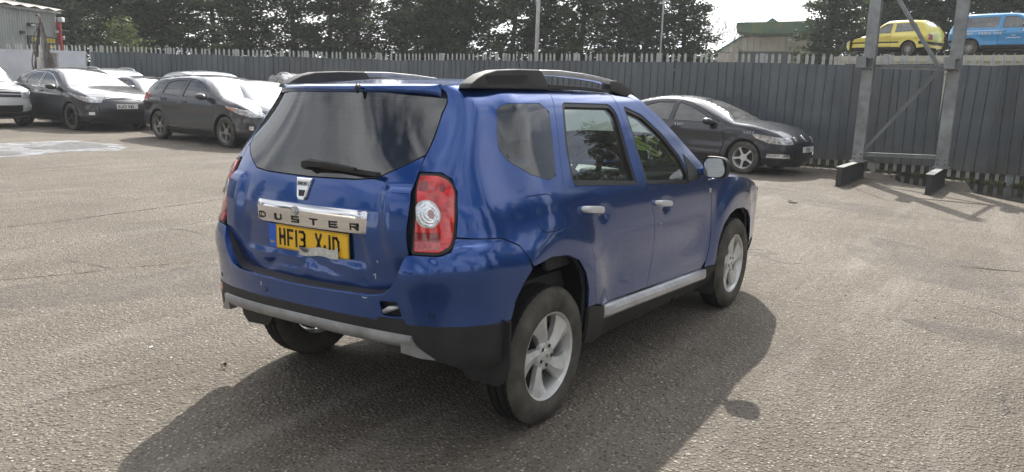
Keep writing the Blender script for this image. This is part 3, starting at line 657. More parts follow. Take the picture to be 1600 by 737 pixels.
# silver tape curling off the plate
rows = []
for i, t in enumerate(np.linspace(0, 1, 14)):
    y_ = .018-.252*t; zc = .858+.010*t-.004*math.sin(t*9)
    lift = .016*math.exp(-(t/.10)**2)+.010*math.exp(-((t-1)/.06)**2)+.004
    rows.append([(-.752-lift*(.3+.7*k), y_-.010*k, zc-.022+.040*k+(.016*k*math.exp(-((t-1)/.1)**2))) for k in np.linspace(0, 1, 6)])
b = MB(); b.loft(rows); m_tape = mat('silver_tape', (.62, .63, .62), .42, metal=.35, var=(60, .18)); tp = b.build('peeling_tape', m_tape, hero, smooth=True, xf=XFt)
tag(tp)
MB().add([(-.753, .018, .838), (-.772, .002, .878), (-.766, -.042, .868), (-.753, -.040, .850)], [(0, 1, 2, 3)]).build('tape_fold', mat('tape_shade', (.16, .165, .16), .5), tp, xf=XFt)
# shield badge
sh = [(-.053, 1.183), (.053, 1.183), (.047, 1.172), (.030, 1.098), (.018, 1.086), (-.018, 1.086), (-.030, 1.098), (-.047, 1.172)]
def gx(z): return float(SG.raw(0., z)[0])
b = MB(); b.prism([(y_, z_) for y_, z_ in sh], lambda p: (gx(p[1])-.012, p[0], p[1]), lambda p: (gx(p[1])+.004, p[0], p[1])); bd = b.build('shield_badge', m_chrome, hero, bevel=.003, xf=XFt)
b = MB(); b.prism([(-.020, 1.130), (.020, 1.130), (.015, 1.103), (-.015, 1.103)], lambda p: (gx(p[1])-.0135, p[0], p[1]), lambda p: (gx(p[1])-.010, p[0], p[1])); b.build('badge_opening', m_ink, bd, xf=XFt)
b = MB(); b.prism([(-.040, 1.170), (.040, 1.170), (.036, 1.148), (-.036, 1.148)], lambda p: (gx(p[1])-.0133, p[0], p[1]), lambda p: (gx(p[1])-.010, p[0], p[1])); b.build('badge_field', m_silver, bd, xf=XFt)
b = MB(); glyphs(b, 'DACIA', (gx(1.152)-.0136, .031, 1.152), (0, -1, 0), (.3, 0, 1), .013, .0098, .0032, .0022, .001); b.build('badge_letters', m_ink, bd, xf=XFt)
# rear wiper
b = MB(); b.tube([(-.700, -.02, 1.244), (-.742, -.02, 1.244)], [.027, .020], 14).loft([[(-.725, -.00, 1.262), (-.745, -.00, 1.258), (-.745, -.00, 1.232), (-.725, -.00, 1.228)], [(-.725, -.06, 1.270), (-.752, -.06, 1.266), (-.752, -.06, 1.240), (-.725, -.06, 1.236)], [(-.72, -.16, 1.264), (-.745, -.16, 1.262), (-.745, -.16, 1.243), (-.72, -.16, 1.240)], [(-.715, -.32, 1.247), (-.733, -.32, 1.246), (-.733, -.32, 1.234), (-.715, -.32, 1.232)]], True, True)
b.bar((-.714, -.02, 1.246), (-.697, -.44, 1.224), .010, .016).bar((-.722, -.10, 1.238), (-.706, -.43, 1.223), .008, .012)
b.build('rear_wiper', m_black_plastic, hero, auto=.6, xf=XFt)
# parking sensors, tow eye cover, scratches' little holes
def disc(name, m, s_, z_, r_, off=.001, S=SB, sk=.004, parent=hero):
    panel(name, m, parent, [(s_+r_*math.cos(a), z_+r_*math.sin(a)) for a in np.linspace(0, 2*PI, 18, endpoint=False)], S.F(), fn=S.Fn(), off=off, skirt=sk, grid=.02)
for s_, z_ in ((-.17, .656), (.615, .650), (-.60, .640)):
    disc('parking_sensor', m_rubber, s_, z_, .0125, .0015); disc('sensor_face', m_blue, s_+.001, z_, .008, .003, parent=hero)
panel('tow_eye_recess', m_rubber, hero, rounded([(.40, .71), (.50, .713), (.51, .627), (.405, .625)], .01), lambda a, b_: SB.F()(a, b_), fn=SB.Fn(), off=-.035, skirt=.0, grid=.03)
b = MB(); P0 = SB.raw(.435, .664); P1 = SB.raw(.485, .668)+[.01, 0, 0]; b.tube([P0+[-.004, 0, -.010], P0*.5+P1*.5+[-.012, 0, .004], P1+[-.0, 0, .008]], [.010, .013, .008], 10); b.build('tow_eye', m_silver, hero, True, xf=XFt)
panel('tow_cover_frame', m_black_plastic, hero, rounded([(.400, .628), (.505, .628), (.512, .575), (.408, .575)], .008), SB.F(), fn=SB.Fn(), off=.002, skirt=.02, grid=.03)
disc('reflector', mat('red_reflector', (.30, .02, .02), .2, coat=1), -.60, .575, .022, .004); 
disc('door_lock', m_silver, 2.742, .800, .0115, .002); disc('lock_hole', m_ink, 2.742, .800, .004, .004)
disc('side_repeater', m_clear, 3.537, .936, .0165, .006)
# scuffs where paint has gone
m_scuff = mat('bare_scuff', (.55, .57, .60), .6, var=(80, .4)); 
for pts in ([(.37, .708), (.36, .704), (.350, .708)], [(.36, .79), (.372, .80), (.368, .775)], [(.395, .86), (.398, .85)], [(-.20, .690), (-.198, .672)]):
    b = MB(); q = np.array(pts); n_ = SB.nrm(q[:, 0], q[:, 1]); S_ = SB if q[0, 1] < .74 else SG
    b.tube(S_.body(q[:, 0], q[:, 1])+S_.nrm(q[:, 0], q[:, 1])*.001, .0022, 5); b.build('paint_chip', m_scuff, hero, xf=XFt)
# door handles
for s_, z_, ln in ((1.86, .995, .205), (2.74, .933, .205)):
    for sg in (-1, 1):
        e0 = SB.raw(s_-ln/2, z_+.012); e1 = SB.raw(s_+ln/2, z_-.012); d_ = e1-e0; rows = []
        for t in np.linspace(0, 1, 13):
            c_ = e0+d_*t; hh = .019*(1-.25*abs(2*t-1)**4)*(1 if 0 < t < 1 else .55); oo = .034*sm(t/.14)*sm((1-t)/.14)+.002; y_ = abs(c_[1])
            rows.append([(c_[0], sg*(y_+oo-.018), c_[2]-hh), (c_[0], sg*(y_+oo), c_[2]-hh*.8), (c_[0], sg*(y_+oo+.006), c_[2]), (c_[0], sg*(y_+oo+.001), c_[2]+hh*.85), (c_[0], sg*(y_+oo-.018), c_[2]+hh)])
        b = MB(); b.loft(rows, True, True); b.build('door_handle', m_white_plastic, hero, smooth=True, auto=.9, xf=XFt)
# door mirror
for sg in (-1, 1):
    dy = 0
    c_ = Vector((1.86, sg*.978, 1.108)); rows = []
    for k, (dx, f_) in enumerate(((0, .95), (.0, 1.0), (.03, 1.03), (.07, .97), (.11, .80), (.135, .5), (.145, .12))):
        ring_ = []
        for a in np.linspace(0, 2*PI, 28, endpoint=False):
            ca, sa = math.cos(a), math.sin(a); px = abs(ca)**.55*math.copysign(1, ca)*.080; pz = abs(sa)**.6*math.copysign(1, sa)*.070
            ring_.append((c_.x+dx, c_.y+px*f_*1.0+.006*sa*sg*-1, c_.z+pz*f_+.003*px/.08*-sg))
        rows.append(ring_)
    b = MB(); b.loft(rows, True, True); mh = b.build('door_mirror', m_black_plastic, hero, auto=.9, xf=XFt)
    b = MB(); pts = [(c_.x-.010+.13*abs(math.sin(a))**.6*math.copysign(1, math.sin(a))*.061, c_.y+abs(math.cos(a))**.55*math.copysign(1, math.cos(a))*.071, c_.z+abs(math.sin(a))**.6*math.copysign(1, math.sin(a))*.061) for a in np.linspace(0, 2*PI, 28, endpoint=False)]
    b.add(pts, [tuple(range(28))]); b.build('mirror_glass', m_mirror, mh, xf=XFt)
    b = MB(); b.loft([[(1.83, sg*.80, 1.02), (1.95, sg*.80, 1.02), (1.95, sg*.80, 1.085), (1.83, sg*.80, 1.085)], [(1.87, sg*.87, 1.05), (1.955, sg*.87, 1.05), (1.955, sg*.87, 1.10), (1.87, sg*.87, 1.10)], [(1.88, sg*.93, 1.07), (1.95, sg*.93, 1.07), (1.95, sg*.93, 1.11), (1.88, sg*.93, 1.11)]], True, True)
    b.build('mirror_arm', m_blue, mh, bevel=.008, xf=XFt)
# roof rails
for sg in (-1, 1):
    def PR(poly, y0_, y1_): return MB().prism(poly, lambda p: (p[0], sg*y0_, p[1]), lambda p: (p[0], sg*y1_, p[1]))
    hs = [(-.335, 1.588), (-.32, 1.610), (-.27, 1.635), (-.22, 1.655), (-.13, 1.674), (.05, 1.684), (.24, 1.687), (.262, 1.680), (.345, 1.590)]
    rail = PR(hs, .570, .640).build('roof_rail', m_grey_plastic, hero, bevel=.010, seg=3, auto=.6, xf=XFt)
    sl = [(-.225, 1.650), (.150, 1.660), (.090, 1.616), (-.195, 1.610)]
    PR(shrink(rounded(sl, .012), .003), .6405, .6425).build('rail_slot', m_rubber, rail, xf=XFt)
    fr = [(1.02, 1.650), (1.085, 1.648), (1.18, 1.630), (1.257, 1.606), (1.33, 1.575), (1.385, 1.542), (1.20, 1.560), (1.05, 1.585), (1.005, 1.592)]
    PR(fr, .575, .640).build('rail_front_foot', m_grey_plastic, rail, bevel=.007, seg=2, auto=.6, xf=XFt)
    topb = [(.255, 1.686), (.45, 1.690), (.70, 1.681), (.90, 1.667), (1.05, 1.652), (1.05, 1.620), (.90, 1.640), (.70, 1.652), (.45, 1.660), (.29, 1.660)]
    PR(topb, .585, .632).build('rail_bar', m_silver, rail, bevel=.006, seg=2, auto=.6, xf=XFt)
    lowb = [(.33, 1.618), (.70, 1.612), (1.02, 1.592), (1.02, 1.580), (.70, 1.592), (.34, 1.592)]
    PR(lowb, .590, .636).build('rail_base', m_grey_plastic, rail, bevel=.003, xf=XFt)
b = MB(); b.box((1.05, .0, 1.655), (.03, .03, .03)).tube([(1.05, 0, 1.66), (.98, 0, 1.80)], .003, 5); b.build('roof_aerial', m_black_plastic, hero, xf=XFt)
# mud flaps
for sg in (-1, 1):
    for x_, pts in ((-.425, [(.60, .60), (.93, .60), (.925, .40), (.905, .327), (.865, .290), (.69, .297), (.655, .34)]), (2.195, [(.66, .50), (.905, .50), (.90, .22), (.87, .175), (.72, .185), (.68, .22)])):
        b = MB(); b.prism([(p[0]*sg, p[1]) for p in pts], lambda p: (x_, p[0], p[1]), lambda p: (x_+.012+.03*(.6-p[1]), p[0], p[1])); b.build('mud_flap', m_black_plastic, hero, bevel=.003, auto=.5, xf=XFt)
# cabin ---------------------------------------------------------------------------
b = MB(); b.box((.75, 0, .62), (2.6, 1.5, .12)); b.box((-.45, 0, .66), (.3, 1.2, .3)); b.build('cabin_floor', m_interior, hero, xf=XFt)
rows = []
for x_, z_ in ((1.95, 1.035), (1.75, 1.06), (1.58, 1.065), (1.50, 1.04), (1.47, .98), (1.50, .80), (1.6, .6)):
    rows.append([(x_+.12*(1-t*t)*(x_ > 1.7), t*.76, z_+.012*math.cos(t*6)) for t in np.linspace(-1, 1, 21)])
b = MB(); b.loft(rows); dsh = b.build('dashboard', m_dash, hero, smooth=True, xf=XFt)
for y_ in (-.68, -.10, .10, .68): b = MB(); b.tube([(1.48, y_, 1.0), (1.462, y_, 1.0)], [.055, .048], 18); b.build('air_vent', m_black_plastic, dsh, True, xf=XFt); b = MB(); b.tube([(1.460, y_+.035*math.cos(a), 1.0+.035*math.sin(a)) for a in np.linspace(0, 2*PI, 20)], .006, 6); b.build('vent_ring', m_silver, dsh, True, xf=XFt)
MB().box((1.47, -.38, 1.055), (.12, .34, .07)).build('instrument_hood', m_interior, dsh, bevel=.02, seg=2, xf=XFt)
b = MB(); ax = Vector((-.9, 0, .42)).normalized(); u1 = Vector((0, 1, 0)); v1 = ax.cross(u1); c0 = Vector((1.33, -.38, 1.045))
b.tube([c0+(u1*math.cos(a)+v1*math.sin(a))*.185 for a in np.linspace(0, 2*PI, 33)], .0155, 8)
for a in (.1, PI-.1, -PI/2): b.bar(c0-ax*.03, c0+(u1*math.cos(a)+v1*math.sin(a))*.18, .035, .015, up=ax)
b.tube([c0-ax*.05, c0+ax*.008], [.06, .055], 14).tube([c0-ax*.03, c0-ax*.3], .03, 8); b.build('steering_wheel', m_rubber, hero, auto=.8, xf=XFt)
def seat(x_, y_, w_, hz, head=True, nm='front_seat'):
    rows = []
    for (px, pz, ww, th) in ((x_+.02, .70, w_, .10), (x_-.03, .85, w_, .12), (x_-.08, 1.02, w_*.97, .12), (x_-.12, hz-.05, w_*.80, .10), (x_-.14, hz, w_*.55, .06)):
        rows.append([(px+th*.5*math.cos(a), y_+ww/2*math.copysign(abs(math.sin(a))**.5, math.sin(a)), pz) for a in np.linspace(0, 2*PI, 20, endpoint=False)])
    b = MB(); b.loft(rows, True, True); st = b.build(nm, m_seat, hero, smooth=True, auto=1.0, xf=XFt)
    MB().box((x_+.28, y_, .74), (.52, w_, .16)).build('seat_cushion', m_seat, st, bevel=.04, seg=3, auto=.8, xf=XFt)
    if head: MB().box((x_-.15, y_, hz+.10), (.09, .25, .17)).build('headrest', m_seat, st, bevel=.035, seg=3, auto=.8, xf=XFt)
seat(.93, -.37, .48, 1.17); seat(.93, .37, .48, 1.17)
seat(.02, -.0, 1.22, 1.10, False, 'rear_seat')
for sg in (-1, 1): MB().box((1.0, sg*.80, .90), (1.9, .06, .36)).build('door_card', m_interior, hero, bevel=.02, xf=XFt)
# yellow marker writing on the windscreen (on the inside face, seen through the door glass)
m_mark = mat('yellow_marker', (.80, .95, .16), .6)
b = MB(); random.seed(4)
def wsp(a, t):   # a 0..1 up the screen, t -1..1 across
    i = a*(len(ws)-1); i0 = int(min(i, len(ws)-2)); j = (t+1)/2*24; j0 = int(min(j, 23)); p = ws[i0][j0]*(1-(i-i0))*(1-(j-j0))+ws[i0+1][j0]*(i-i0)*(1-(j-j0))+ws[i0][j0+1]*(1-(i-i0))*(j-j0)+ws[i0+1][j0+1]*(i-i0)*(j-j0)
    return Vector(p)+Vector((-.004, 0, -.003))
for (ca, ct, ra, rt) in ((.50, -.42, .05, .05), (.40, -.36, .05, .06), (.30, -.50, .06, .06), (.24, -.42, .04, .06), (.20, -.54, .05, .05), (.34, -.64, .04, .04)):
    b.tube([wsp(ca+ra*math.sin(k*1.0+ca*7), ct+rt*math.cos(k*1.3)) for k in np.linspace(0, 6.5, 18)], .0048, 5)
for k in range(5): b.tube([wsp(.27, -.26-.03*k), wsp(.34, -.275-.03*k)], .0048, 5)
b.build('marker_writing', m_mark, hero, xf=XFt)

# ------------------------------------------------------------------ wheels
def lathe(prof, n=64, mod=None):
    """prof: (radius, y) pairs; axis = y"""
    rows = []
    for i, (r_, y_) in enumerate(prof):
        rows.append([((r_+(mod(i, k, n) if mod else 0))*math.cos(2*PI*k/n), y_, (r_+(mod(i, k, n) if mod else 0))*math.sin(2*PI*k/n)) for k in range(n)])
    return rows
def tyre_mesh(R, w, rr, n=64, tread=False):
    h = w/2
    prof = [(rr-.006, -h+.018), (rr+.004, -h+.010), (rr+.022, -h+.002), ((rr+R)/2, -h-.002), (R-.040, -h+.003), (R-.018, -h+.014), (R-.008, -h+.026), (R-.003, -h+.032), (R, -h+.042)]
    if tread: prof += [(R, -.045), (R-.007, -.043), (R-.007, -.037), (R, -.035), (R, -.004), (R-.007, -.002), (R-.007, .004), (R, .006), (R, .035), (R-.007, .037), (R-.007, .043), (R, .045)]
    prof += [(R, h-.042), (R-.003, h-.032), (R-.018, h-.014), (R-.040, h-.003), ((rr+R)/2, h+.002), (rr+.01, h-.008), (rr-.006, h-.018)]
    mod = (lambda i, k, n: (-.0045 if (k % 4 == 0 and i in (6, 7, 8)) else 0)) if tread else None
    b = MB(); b.loft([[(p[0], p[1], p[2]) for p in r] for r in lathe(prof, n, mod)], close=True)
    me = mesh('tyre', b.V, b.F, True); bm = bmesh.new(); bm.from_mesh(me); bmesh.ops.recalc_face_normals(bm, faces=bm.faces)
    for e in bm.edges: e.smooth = not (len(e.link_faces) == 2 and e.calc_face_angle(0) > .7)
    me.materials.append(m_tyre); me.materials.append(m_tread)
    for f in bm.faces:
        if all(math.hypot(v.co.x, v.co.z) > R-.022 for v in f.verts) and abs(f.calc_center_median().y) < h-.036 : f.material_index = 1
    bm.to_mesh(me); bm.free(); return me
def rim_mesh(rr, w, spokes, kind, m_face, twist=.35, root=.5, tip=.62):
    """outer face looks to -y"""
    h = w/2; b = MB()
    prof = [(rr, -h+.012), (rr-.002, -h+.004), (rr-.008, -h+.002), (rr-.016, -h+.008), (rr-.020, -h+.022), (rr-.030, -h+.05), (rr-.034, 0), (rr-.02, h-.02), (rr, h-.015)]
    b.loft(lathe(prof, 56), close=True)
    yf = -h+.016
    rb_ = rr-.016
    for k in range(spokes):
        a0 = 2*PI*k/spokes
        def P(r_, a, y_): return (r_*math.cos(a0+a), y_, r_*math.sin(a0+a))
        if kind == 'turbine':
            st = [(.055, -.52, .50), (.085, -.34, .46), (.12, -.20, .47), (.155, -.11, .54), (.185, -.08, .62), (rb_, -.08, .70)]
            rows = []
            for r_, aL, aR in st:
                am = aL+(aR-aL)*.36; f_ = (r_-.055)/(rb_-.055); yd = yf+.012-.010*f_
                rows.append([P(r_, aL, yd+.03), P(r_, aL, yd+.004), P(r_, am, yd-.007), P(r_, am+(aR-aL)*.10, yd-.004), P(r_, aR, yd+.012), P(r_, aR, yd+.04)])
            b.loft(rows)
        elif kind == 'five':
            rows = []
            for r_, ww in ((.04, .050), (.08, .040), (.13, .036), (.17, .040), (rb_, .052)):
                a = ww/2/r_; f_ = (r_-.04)/(rb_-.04); yd = yf+.014-.012*f_
                rows.append([P(r_, -a, yd+.03), P(r_, -a, yd+.004), P(r_, -a*.5, yd), P(r_, 0, yd+.004), P(r_, a*.5, yd), P(r_, a, yd+.004), P(r_, a, yd+.03)])
            b.loft(rows)
        else:  # split thin spokes
            for dd in (-1, 1):
                rows = []
                for r_, ww, off in ((.04, .020, .0), (.09, .018, .06), (.15, .016, .10), (rb_, .020, .13)):
                    a = ww/2/r_; f_ = (r_-.04)/(rb_-.04); yd = yf+.016-.012*f_; oo = dd*off*1.1
                    rows.append([P(r_, oo-a, yd+.03), P(r_, oo-a, yd+.002), P(r_, oo+a, yd+.002), P(r_, oo+a, yd+.03)])
                b.loft(rows)
    b.loft(lathe([(.075, yf+.03), (.070, yf+.010), (.060, yf+.006), (.034, yf+.008), (.032, yf+.002), (.001, yf+.000)], 30), close=True)
    me = mesh('rim', b.V, b.F, True); bm = bmesh.new(); bm.from_mesh(me)
    for e in bm.edges: e.smooth = not (len(e.link_faces) == 2 and e.calc_face_angle(0) > .45)
    bmesh.ops.recalc_face_normals(bm, faces=bm.faces); bm.to_mesh(me); bm.free(); me.materials.append(m_face); return me
def hub_mesh(rr, w):
    b = MB(); b.loft(lathe([(rr-.03, .03), (rr-.035, .02), (.01, .02)], 28), close=True); me = mesh('brake_disc', b.V, b.F, False); return me
m_brake = mat('brake_dark', (.05, .042, .038), .6, metal=.4)
def nuts_mesh(m_, yf, r_=.050, n=5, rn=.010):
    b = MB()
    for k in range(n):
        a = 2*PI*(k+.5)/n; c_ = (r_*math.cos(a), 0, r_*math.sin(a)); b.tube([(c_[0], yf+.0045, c_[2]), (c_[0], yf+.0035, c_[2])], rn, 10)
    me = mesh('wheel_nuts', b.V, b.F); me.materials.append(m_); return me
TY = tyre_mesh(.343, .182, .217, 200, True); RI = rim_mesh(.226, .165, 5, 'turbine', m_alloy); HB = hub_mesh(.222, .19); HB.materials.append(m_brake); NU = nuts_mesh(m_ink, -.0825+.016)
LG = MB(); LG.tube([(0, -.0825+.0165, .008), (.010, -.0825+.0165, .0), (0, -.0825+.0165, -.008), (-.010, -.0825+.0165, 0), (0, -.0825+.0165, .008)], .002, 5); LGm = mesh('cap_emblem', LG.V, LG.F); LGm.materials.append(m_ink)
for wx in (0, 2.673):
    for sg in (-1, 1):
        w = empty('wheel', (wx, sg*.797, .341), 0, hero)
        if sg > 0: w.rotation_euler = (0, 0, PI)
        ang = -.42 if wx == 0 else -.15
        for nm, me in (('tyre', TY), ('rim', RI), ('brake_disc', HB), ('wheel_nuts', NU), ('cap_emblem', LGm)):
            o = link(nm, me, None, w); o.rotation_euler = (0, ang, 0)
# ================================================================== the other vehicles
m_alloy_dark = mat('dark_alloy', (.030, .030, .032), .4, metal=.5)
m_alloy_grey = mat('grey_alloy', (.34, .33, .32), .38, metal=.7, var=(12, .2))
m_steel = mat('steel_wheel', (.36, .35, .33), .5, metal=.3, var=(12, .2))
m_headl = mat('headlamp_lens', (.55, .56, .58), .10, metal=.4, coat=1, var=(16, .55))
m_tail_red = mat('tail_red', (.45, .02, .02), .15, coat=1)
m_orange = mat('indicator_orange', (.80, .22, .02), .2, coat=1)
m_grille = mat('grille_black', (.012, .012, .013), .35)
m_glass_car = glass('car_glass', (.28, .33, .32), 2.1, dust=.10)
m_screen = glass('dusty_windscreen', (.30, .34, .33), 1.7, dust=.16)
WH = {}
def wheelset(kind, R, face):
    k = (kind, R, face.name)
    if k not in WH:
        rr = R-.105 if kind != 'steel' else R-.13
        ty = tyre_mesh(R, .205, rr, 48); sp = {'five': (5, 'five'), 'ten': (5, 'split'), 'steel': (8, 'five')}[kind]
        ri = rim_mesh(rr+.006, .18, sp[0], sp[1], face); hb = hub_mesh(rr, .18); hb.materials.append(m_brake)
        WH[k] = (ty, ri, hb)
    return WH[k]
def chaik(P, k=2):
    P = [tuple(p) for p in P]
    for _ in range(k):
        o = [P[0]]
        for a, b in zip(P, P[1:]): o += [(.75*a[0]+.25*b[0], .75*a[1]+.25*b[1]), (.25*a[0]+.75*b[0], .25*a[1]+.75*b[1])]
        P = o+[P[-1]]
    return P
def linres(P, h):
    P = np.array(P, float); d = np.r_[0, np.cumsum(np.hypot(*np.diff(P, axis=0).T))]; n = max(2, int(d[-1]/h)+1); t = np.linspace(0, d[-1], n)
    return np.stack([np.interp(t, d, P[:, 0]), np.interp(t, d, P[:, 1])], -1)
def make_car(name, label, cat, loc, heading, S, group=None):
    root = empty(name, loc, heading); tag(root, label, cat, group)
    pr = np.array(chaik(S['prof'], 2)); hw, hr, zb = S['hw'], S['hr'], S['zb']; zt = pr[:, 1].max(); xf, xr = pr[:, 0].max(), pr[:, 0].min()
    R = S.get('R', .09); tf, trr = S.get('taper', (.20, .12)); body = S['paint']; bh = S.get('bump_h', .42)
    loop = [tuple(p) for p in pr]+[(pr[-1][0], -1.0), (pr[0][0], -1.0)]
    def W0(x, z):
        w = interp(z, [.15, .30, .55, .78, zb, zt], [hw-.07, hw-.02, hw, hw-.004, hw-.035, hr])
        w = w-tf*np.clip((x-(xf-1.0))/1.0, 0, 1)**2.4-trr*np.clip(((xr+.8)-x)/.8, 0, 1)**2.2
        for wx in S['wx']:
            r_ = np.sqrt((x-wx)**2+(z-S['wr'])**2); w = w+.018*(1-sm((r_-S['ar'])/.12))
        return w+S.get('crease', .016)*np.exp(-((z-(zb-.13))/.045)**2)-.010*np.exp(-((z-(zb-.34))/.08)**2)+.012*np.exp(-((z-.36)/.05)**2)
    P1, P2 = pr[:-1], pr[1:]
    def dist(x, z):
        x = np.atleast_1d(np.asarray(x, float)); z = np.atleast_1d(np.asarray(z, float)); Q = np.stack([x.ravel(), z.ravel()], -1); D = np.full(len(Q), 1e9)
        for a, b in zip(P1, P2):
            d = b-a; t = np.clip(((Q-a)@d)/(d@d+1e-12), 0, 1); D = np.minimum(D, np.hypot(*(Q-a-t[:, None]*d).T))
        ins = inpoly(Q, [loop]); lowb = Q[:, 1] < min(pr[0][1], pr[-1][1])+.001
        return np.where(ins | lowb, D, -D).reshape(x.shape)
    def side(sg):
        def F(x, z):
            d = dist(x, z); u = np.clip(1-d/R, 0, 1); y = W0(x, z)-R*(1-np.sqrt(np.clip(1-u*u, 0, 1)))-np.clip(-d, 0, 1)*3
            return np.stack([x+0*d, sg*y, z+0*d], -1)
        return F
    def fnside(sg):
        F = side(sg)
        def fn(x, z):
            e = .012; n = np.cross(F(x+e, z)-F(x-e, z), F(x, z+e)-F(x, z-e)); n = n/(np.linalg.norm(n, axis=1, keepdims=True)+1e-9)
            return n*np.where(n[:, 1:2]*sg < 0, -1, 1)
        return fn
    # strip over the top
    lr = linres(pr, .045); tg = np.gradient(lr, axis=0); tg /= np.linalg.norm(tg, axis=1, keepdims=True); nn = np.stack([-tg[:, 1], tg[:, 0]], -1)
    if nn[len(nn)//2, 1] < 0: nn = -nn
    we = W0(lr[:, 0], lr[:, 1])-R+.001
    Bn = S.get('crown', .035)*nn[:, 1]**2+S.get('bow', .11)*nn[:, 0]**2
    def strip_pt(i, v):
        i = np.clip(i, 0, len(lr)-1.001); k = i.astype(int); t = i-k
        L_ = lambda A: A[k]*(1-t)+A[k+1]*t
        b = L_(Bn)*(1-v*v); return np.stack([L_(lr[:, 0])+L_(nn[:, 0])*b, v*L_(we), L_(lr[:, 1])+L_(nn[:, 1])*b], -1)
    def seg(nm, i0, i1, m, v0=-1, v1=1, off=0, parent=root, nv=13, lab=None):
        if i1-i0 < 1: return
        I = np.arange(i0, i1+1).astype(float); V = np.linspace(v0, v1, nv); A, B_ = np.meshgrid(I, V, indexing='ij')
        P = strip_pt(A.ravel(), B_.ravel()).reshape(len(I), nv, 3)
        if off: P = P+np.stack([nn[i0:i1+1, 0], 0*nn[i0:i1+1, 0], nn[i0:i1+1, 1]], -1)[:, None, :]*off
        return grid_mesh(nm, m, parent, P, label=lab, flip=True)
    def ix(x0, front): # profile index nearest to a given x on the upper side
        c_ = [k for k in range(len(lr)) if lr[k, 1] > .62]; return min(c_, key=lambda k: abs(lr[k, 0]-x0))
    iw0, iw1, ir0, ir1 = ix(S['ws'][0], 1), ix(S['ws'][1], 1), ix(S['rs'][0], 0), ix(S['rs'][1], 0)
    inose = min(range(len(lr)//2), key=lambda k: abs(lr[k, 1]-S.get('nose_z', .74))); itail = len(lr)-1-min(range(len(lr)//2), key=lambda k: abs(lr[len(lr)-1-k, 1]-S.get('tail_z', .62)))
    seg('front_bumper', 0, inose, S.get('bumper', body)); seg('bonnet', inose, iw0, body); seg('windscreen', iw0+1, iw1-1, m_screen if 'screen' not in S else S['screen'], -.93, .93, -.004)
    for v0, v1 in ((-1, -.93), (.93, 1)): seg('windscreen_pillar', iw0, iw1, body, v0, v1, nv=3)
    seg('roof', iw1-1, ir0, body if 'roof' not in S else S['roof']); seg('rear_screen', ir0+1, ir1-1, m_glass_dark, -.86, .86, -.004)
    for v0, v1 in ((-1, -.86), (.86, 1)): seg('rear_pillar', ir0, ir1, body, v0, v1, nv=3)
    seg('cowl', iw0, iw0+1, m_grille, -.93, .93); seg('tailgate', ir1-1, itail, body); seg('rear_bumper', itail, len(lr)-1, S.get('bumper', body))
    # sides
    AR = S['ar']; zl = S.get('sill', .24); bot = []
    for wx in sorted(S['wx']):
        a0 = math.asin(max(-1, min(1, (zl-S['wr'])/AR)))
        bot += [(wx+AR*math.cos(a), S['wr']+AR*math.sin(a)*S.get('aq', 1.0)) for a in np.linspace(PI-a0, a0, 15)]
    if pr[-1][1] > zl-.001: pass
    sil = [tuple(p) for p in linres(pr, .09)]+bot
    for sg in S.get('sides', (-1, 1)):
        F, fn = side(sg), fnside(sg)
        holes = [shrink(d_, -.010) for d_ in S['doors']]+[rounded(w_, .02) for w_ in S['qwin']]
        panel('body_side', body, root, sil, F, fn=fn, holes=holes, grid=.075, skirt=.02)
        for di, d_ in enumerate(S['doors']):
            wl = [rounded(w_, .02) for w_ in S['dwin'][di]]
            dr = panel('door', body, root, d_, F, fn=fn, holes=wl, grid=.075, skirt=.02)
            for w_ in wl: panel('door_window', S.get('glass', m_glass_car), dr, w_, F, fn=fn, off=-.010, skirt=0, grid=.1)
            for w_ in wl: panel('window_seal', m_rubber if not S.get('chrome') else m_chrome, dr, shrink(w_, -.012), F, fn=fn, holes=[w_], off=.002, skirt=.01, grid=.08)
            hx, hz = S['handles'][di]
            b = MB(); y_ = float(F(np.array([hx]), np.array([hz]))[0, 1]); b.box((hx, y_+sg*.012, hz), (.20, .035, .035)); b.build('door_handle', S.get('hmat', body), dr, bevel=.010, seg=2, auto=.6)
        for w_ in S['qwin']:
            w_ = rounded(w_, .02); panel('quarter_window', S.get('glass', m_glass_car), root, w_, F, fn=fn, off=-.006, skirt=0, grid=.1)
        sx0, sx1 = min(S['wx'])+AR, (max(S['wx'])-AR if len(S['wx']) > 1 else xf-.25)
        panel('sill_panel', S.get('sillm', m_grille), root, [(sx0+.02, zl-.05), (sx1-.02, zl-.05), (sx1-.01, zl+.045), (sx0+.01, zl+.045)], F, fn=fn, off=.006, grid=.1)
        for wx in S['wx']:   # arch liner
            rows = []
            for dy in (.0, .30): rows.append([(wx+(AR+.0)*math.cos(a), sg*(float(W0(np.array([wx]), np.array([.5]))[0])-.02-dy), S['wr']+AR*math.sin(a)) for a in np.linspace(-.4, PI+.4, 15)])
            grid_mesh('arch_liner', m_under, root, np.array(rows))
            w = empty('wheel', (wx, sg*(hw-.105), S['wr']), PI if sg > 0 else 0, root)
            ty, ri, hb = wheelset(S['wheel'], S['wr'], S['face'])
            for nm, me in (('tyre', ty), ('rim', ri), ('brake_disc', hb)): o = link(nm, me, None, w); o.rotation_euler = (0, .3+wx, 0)
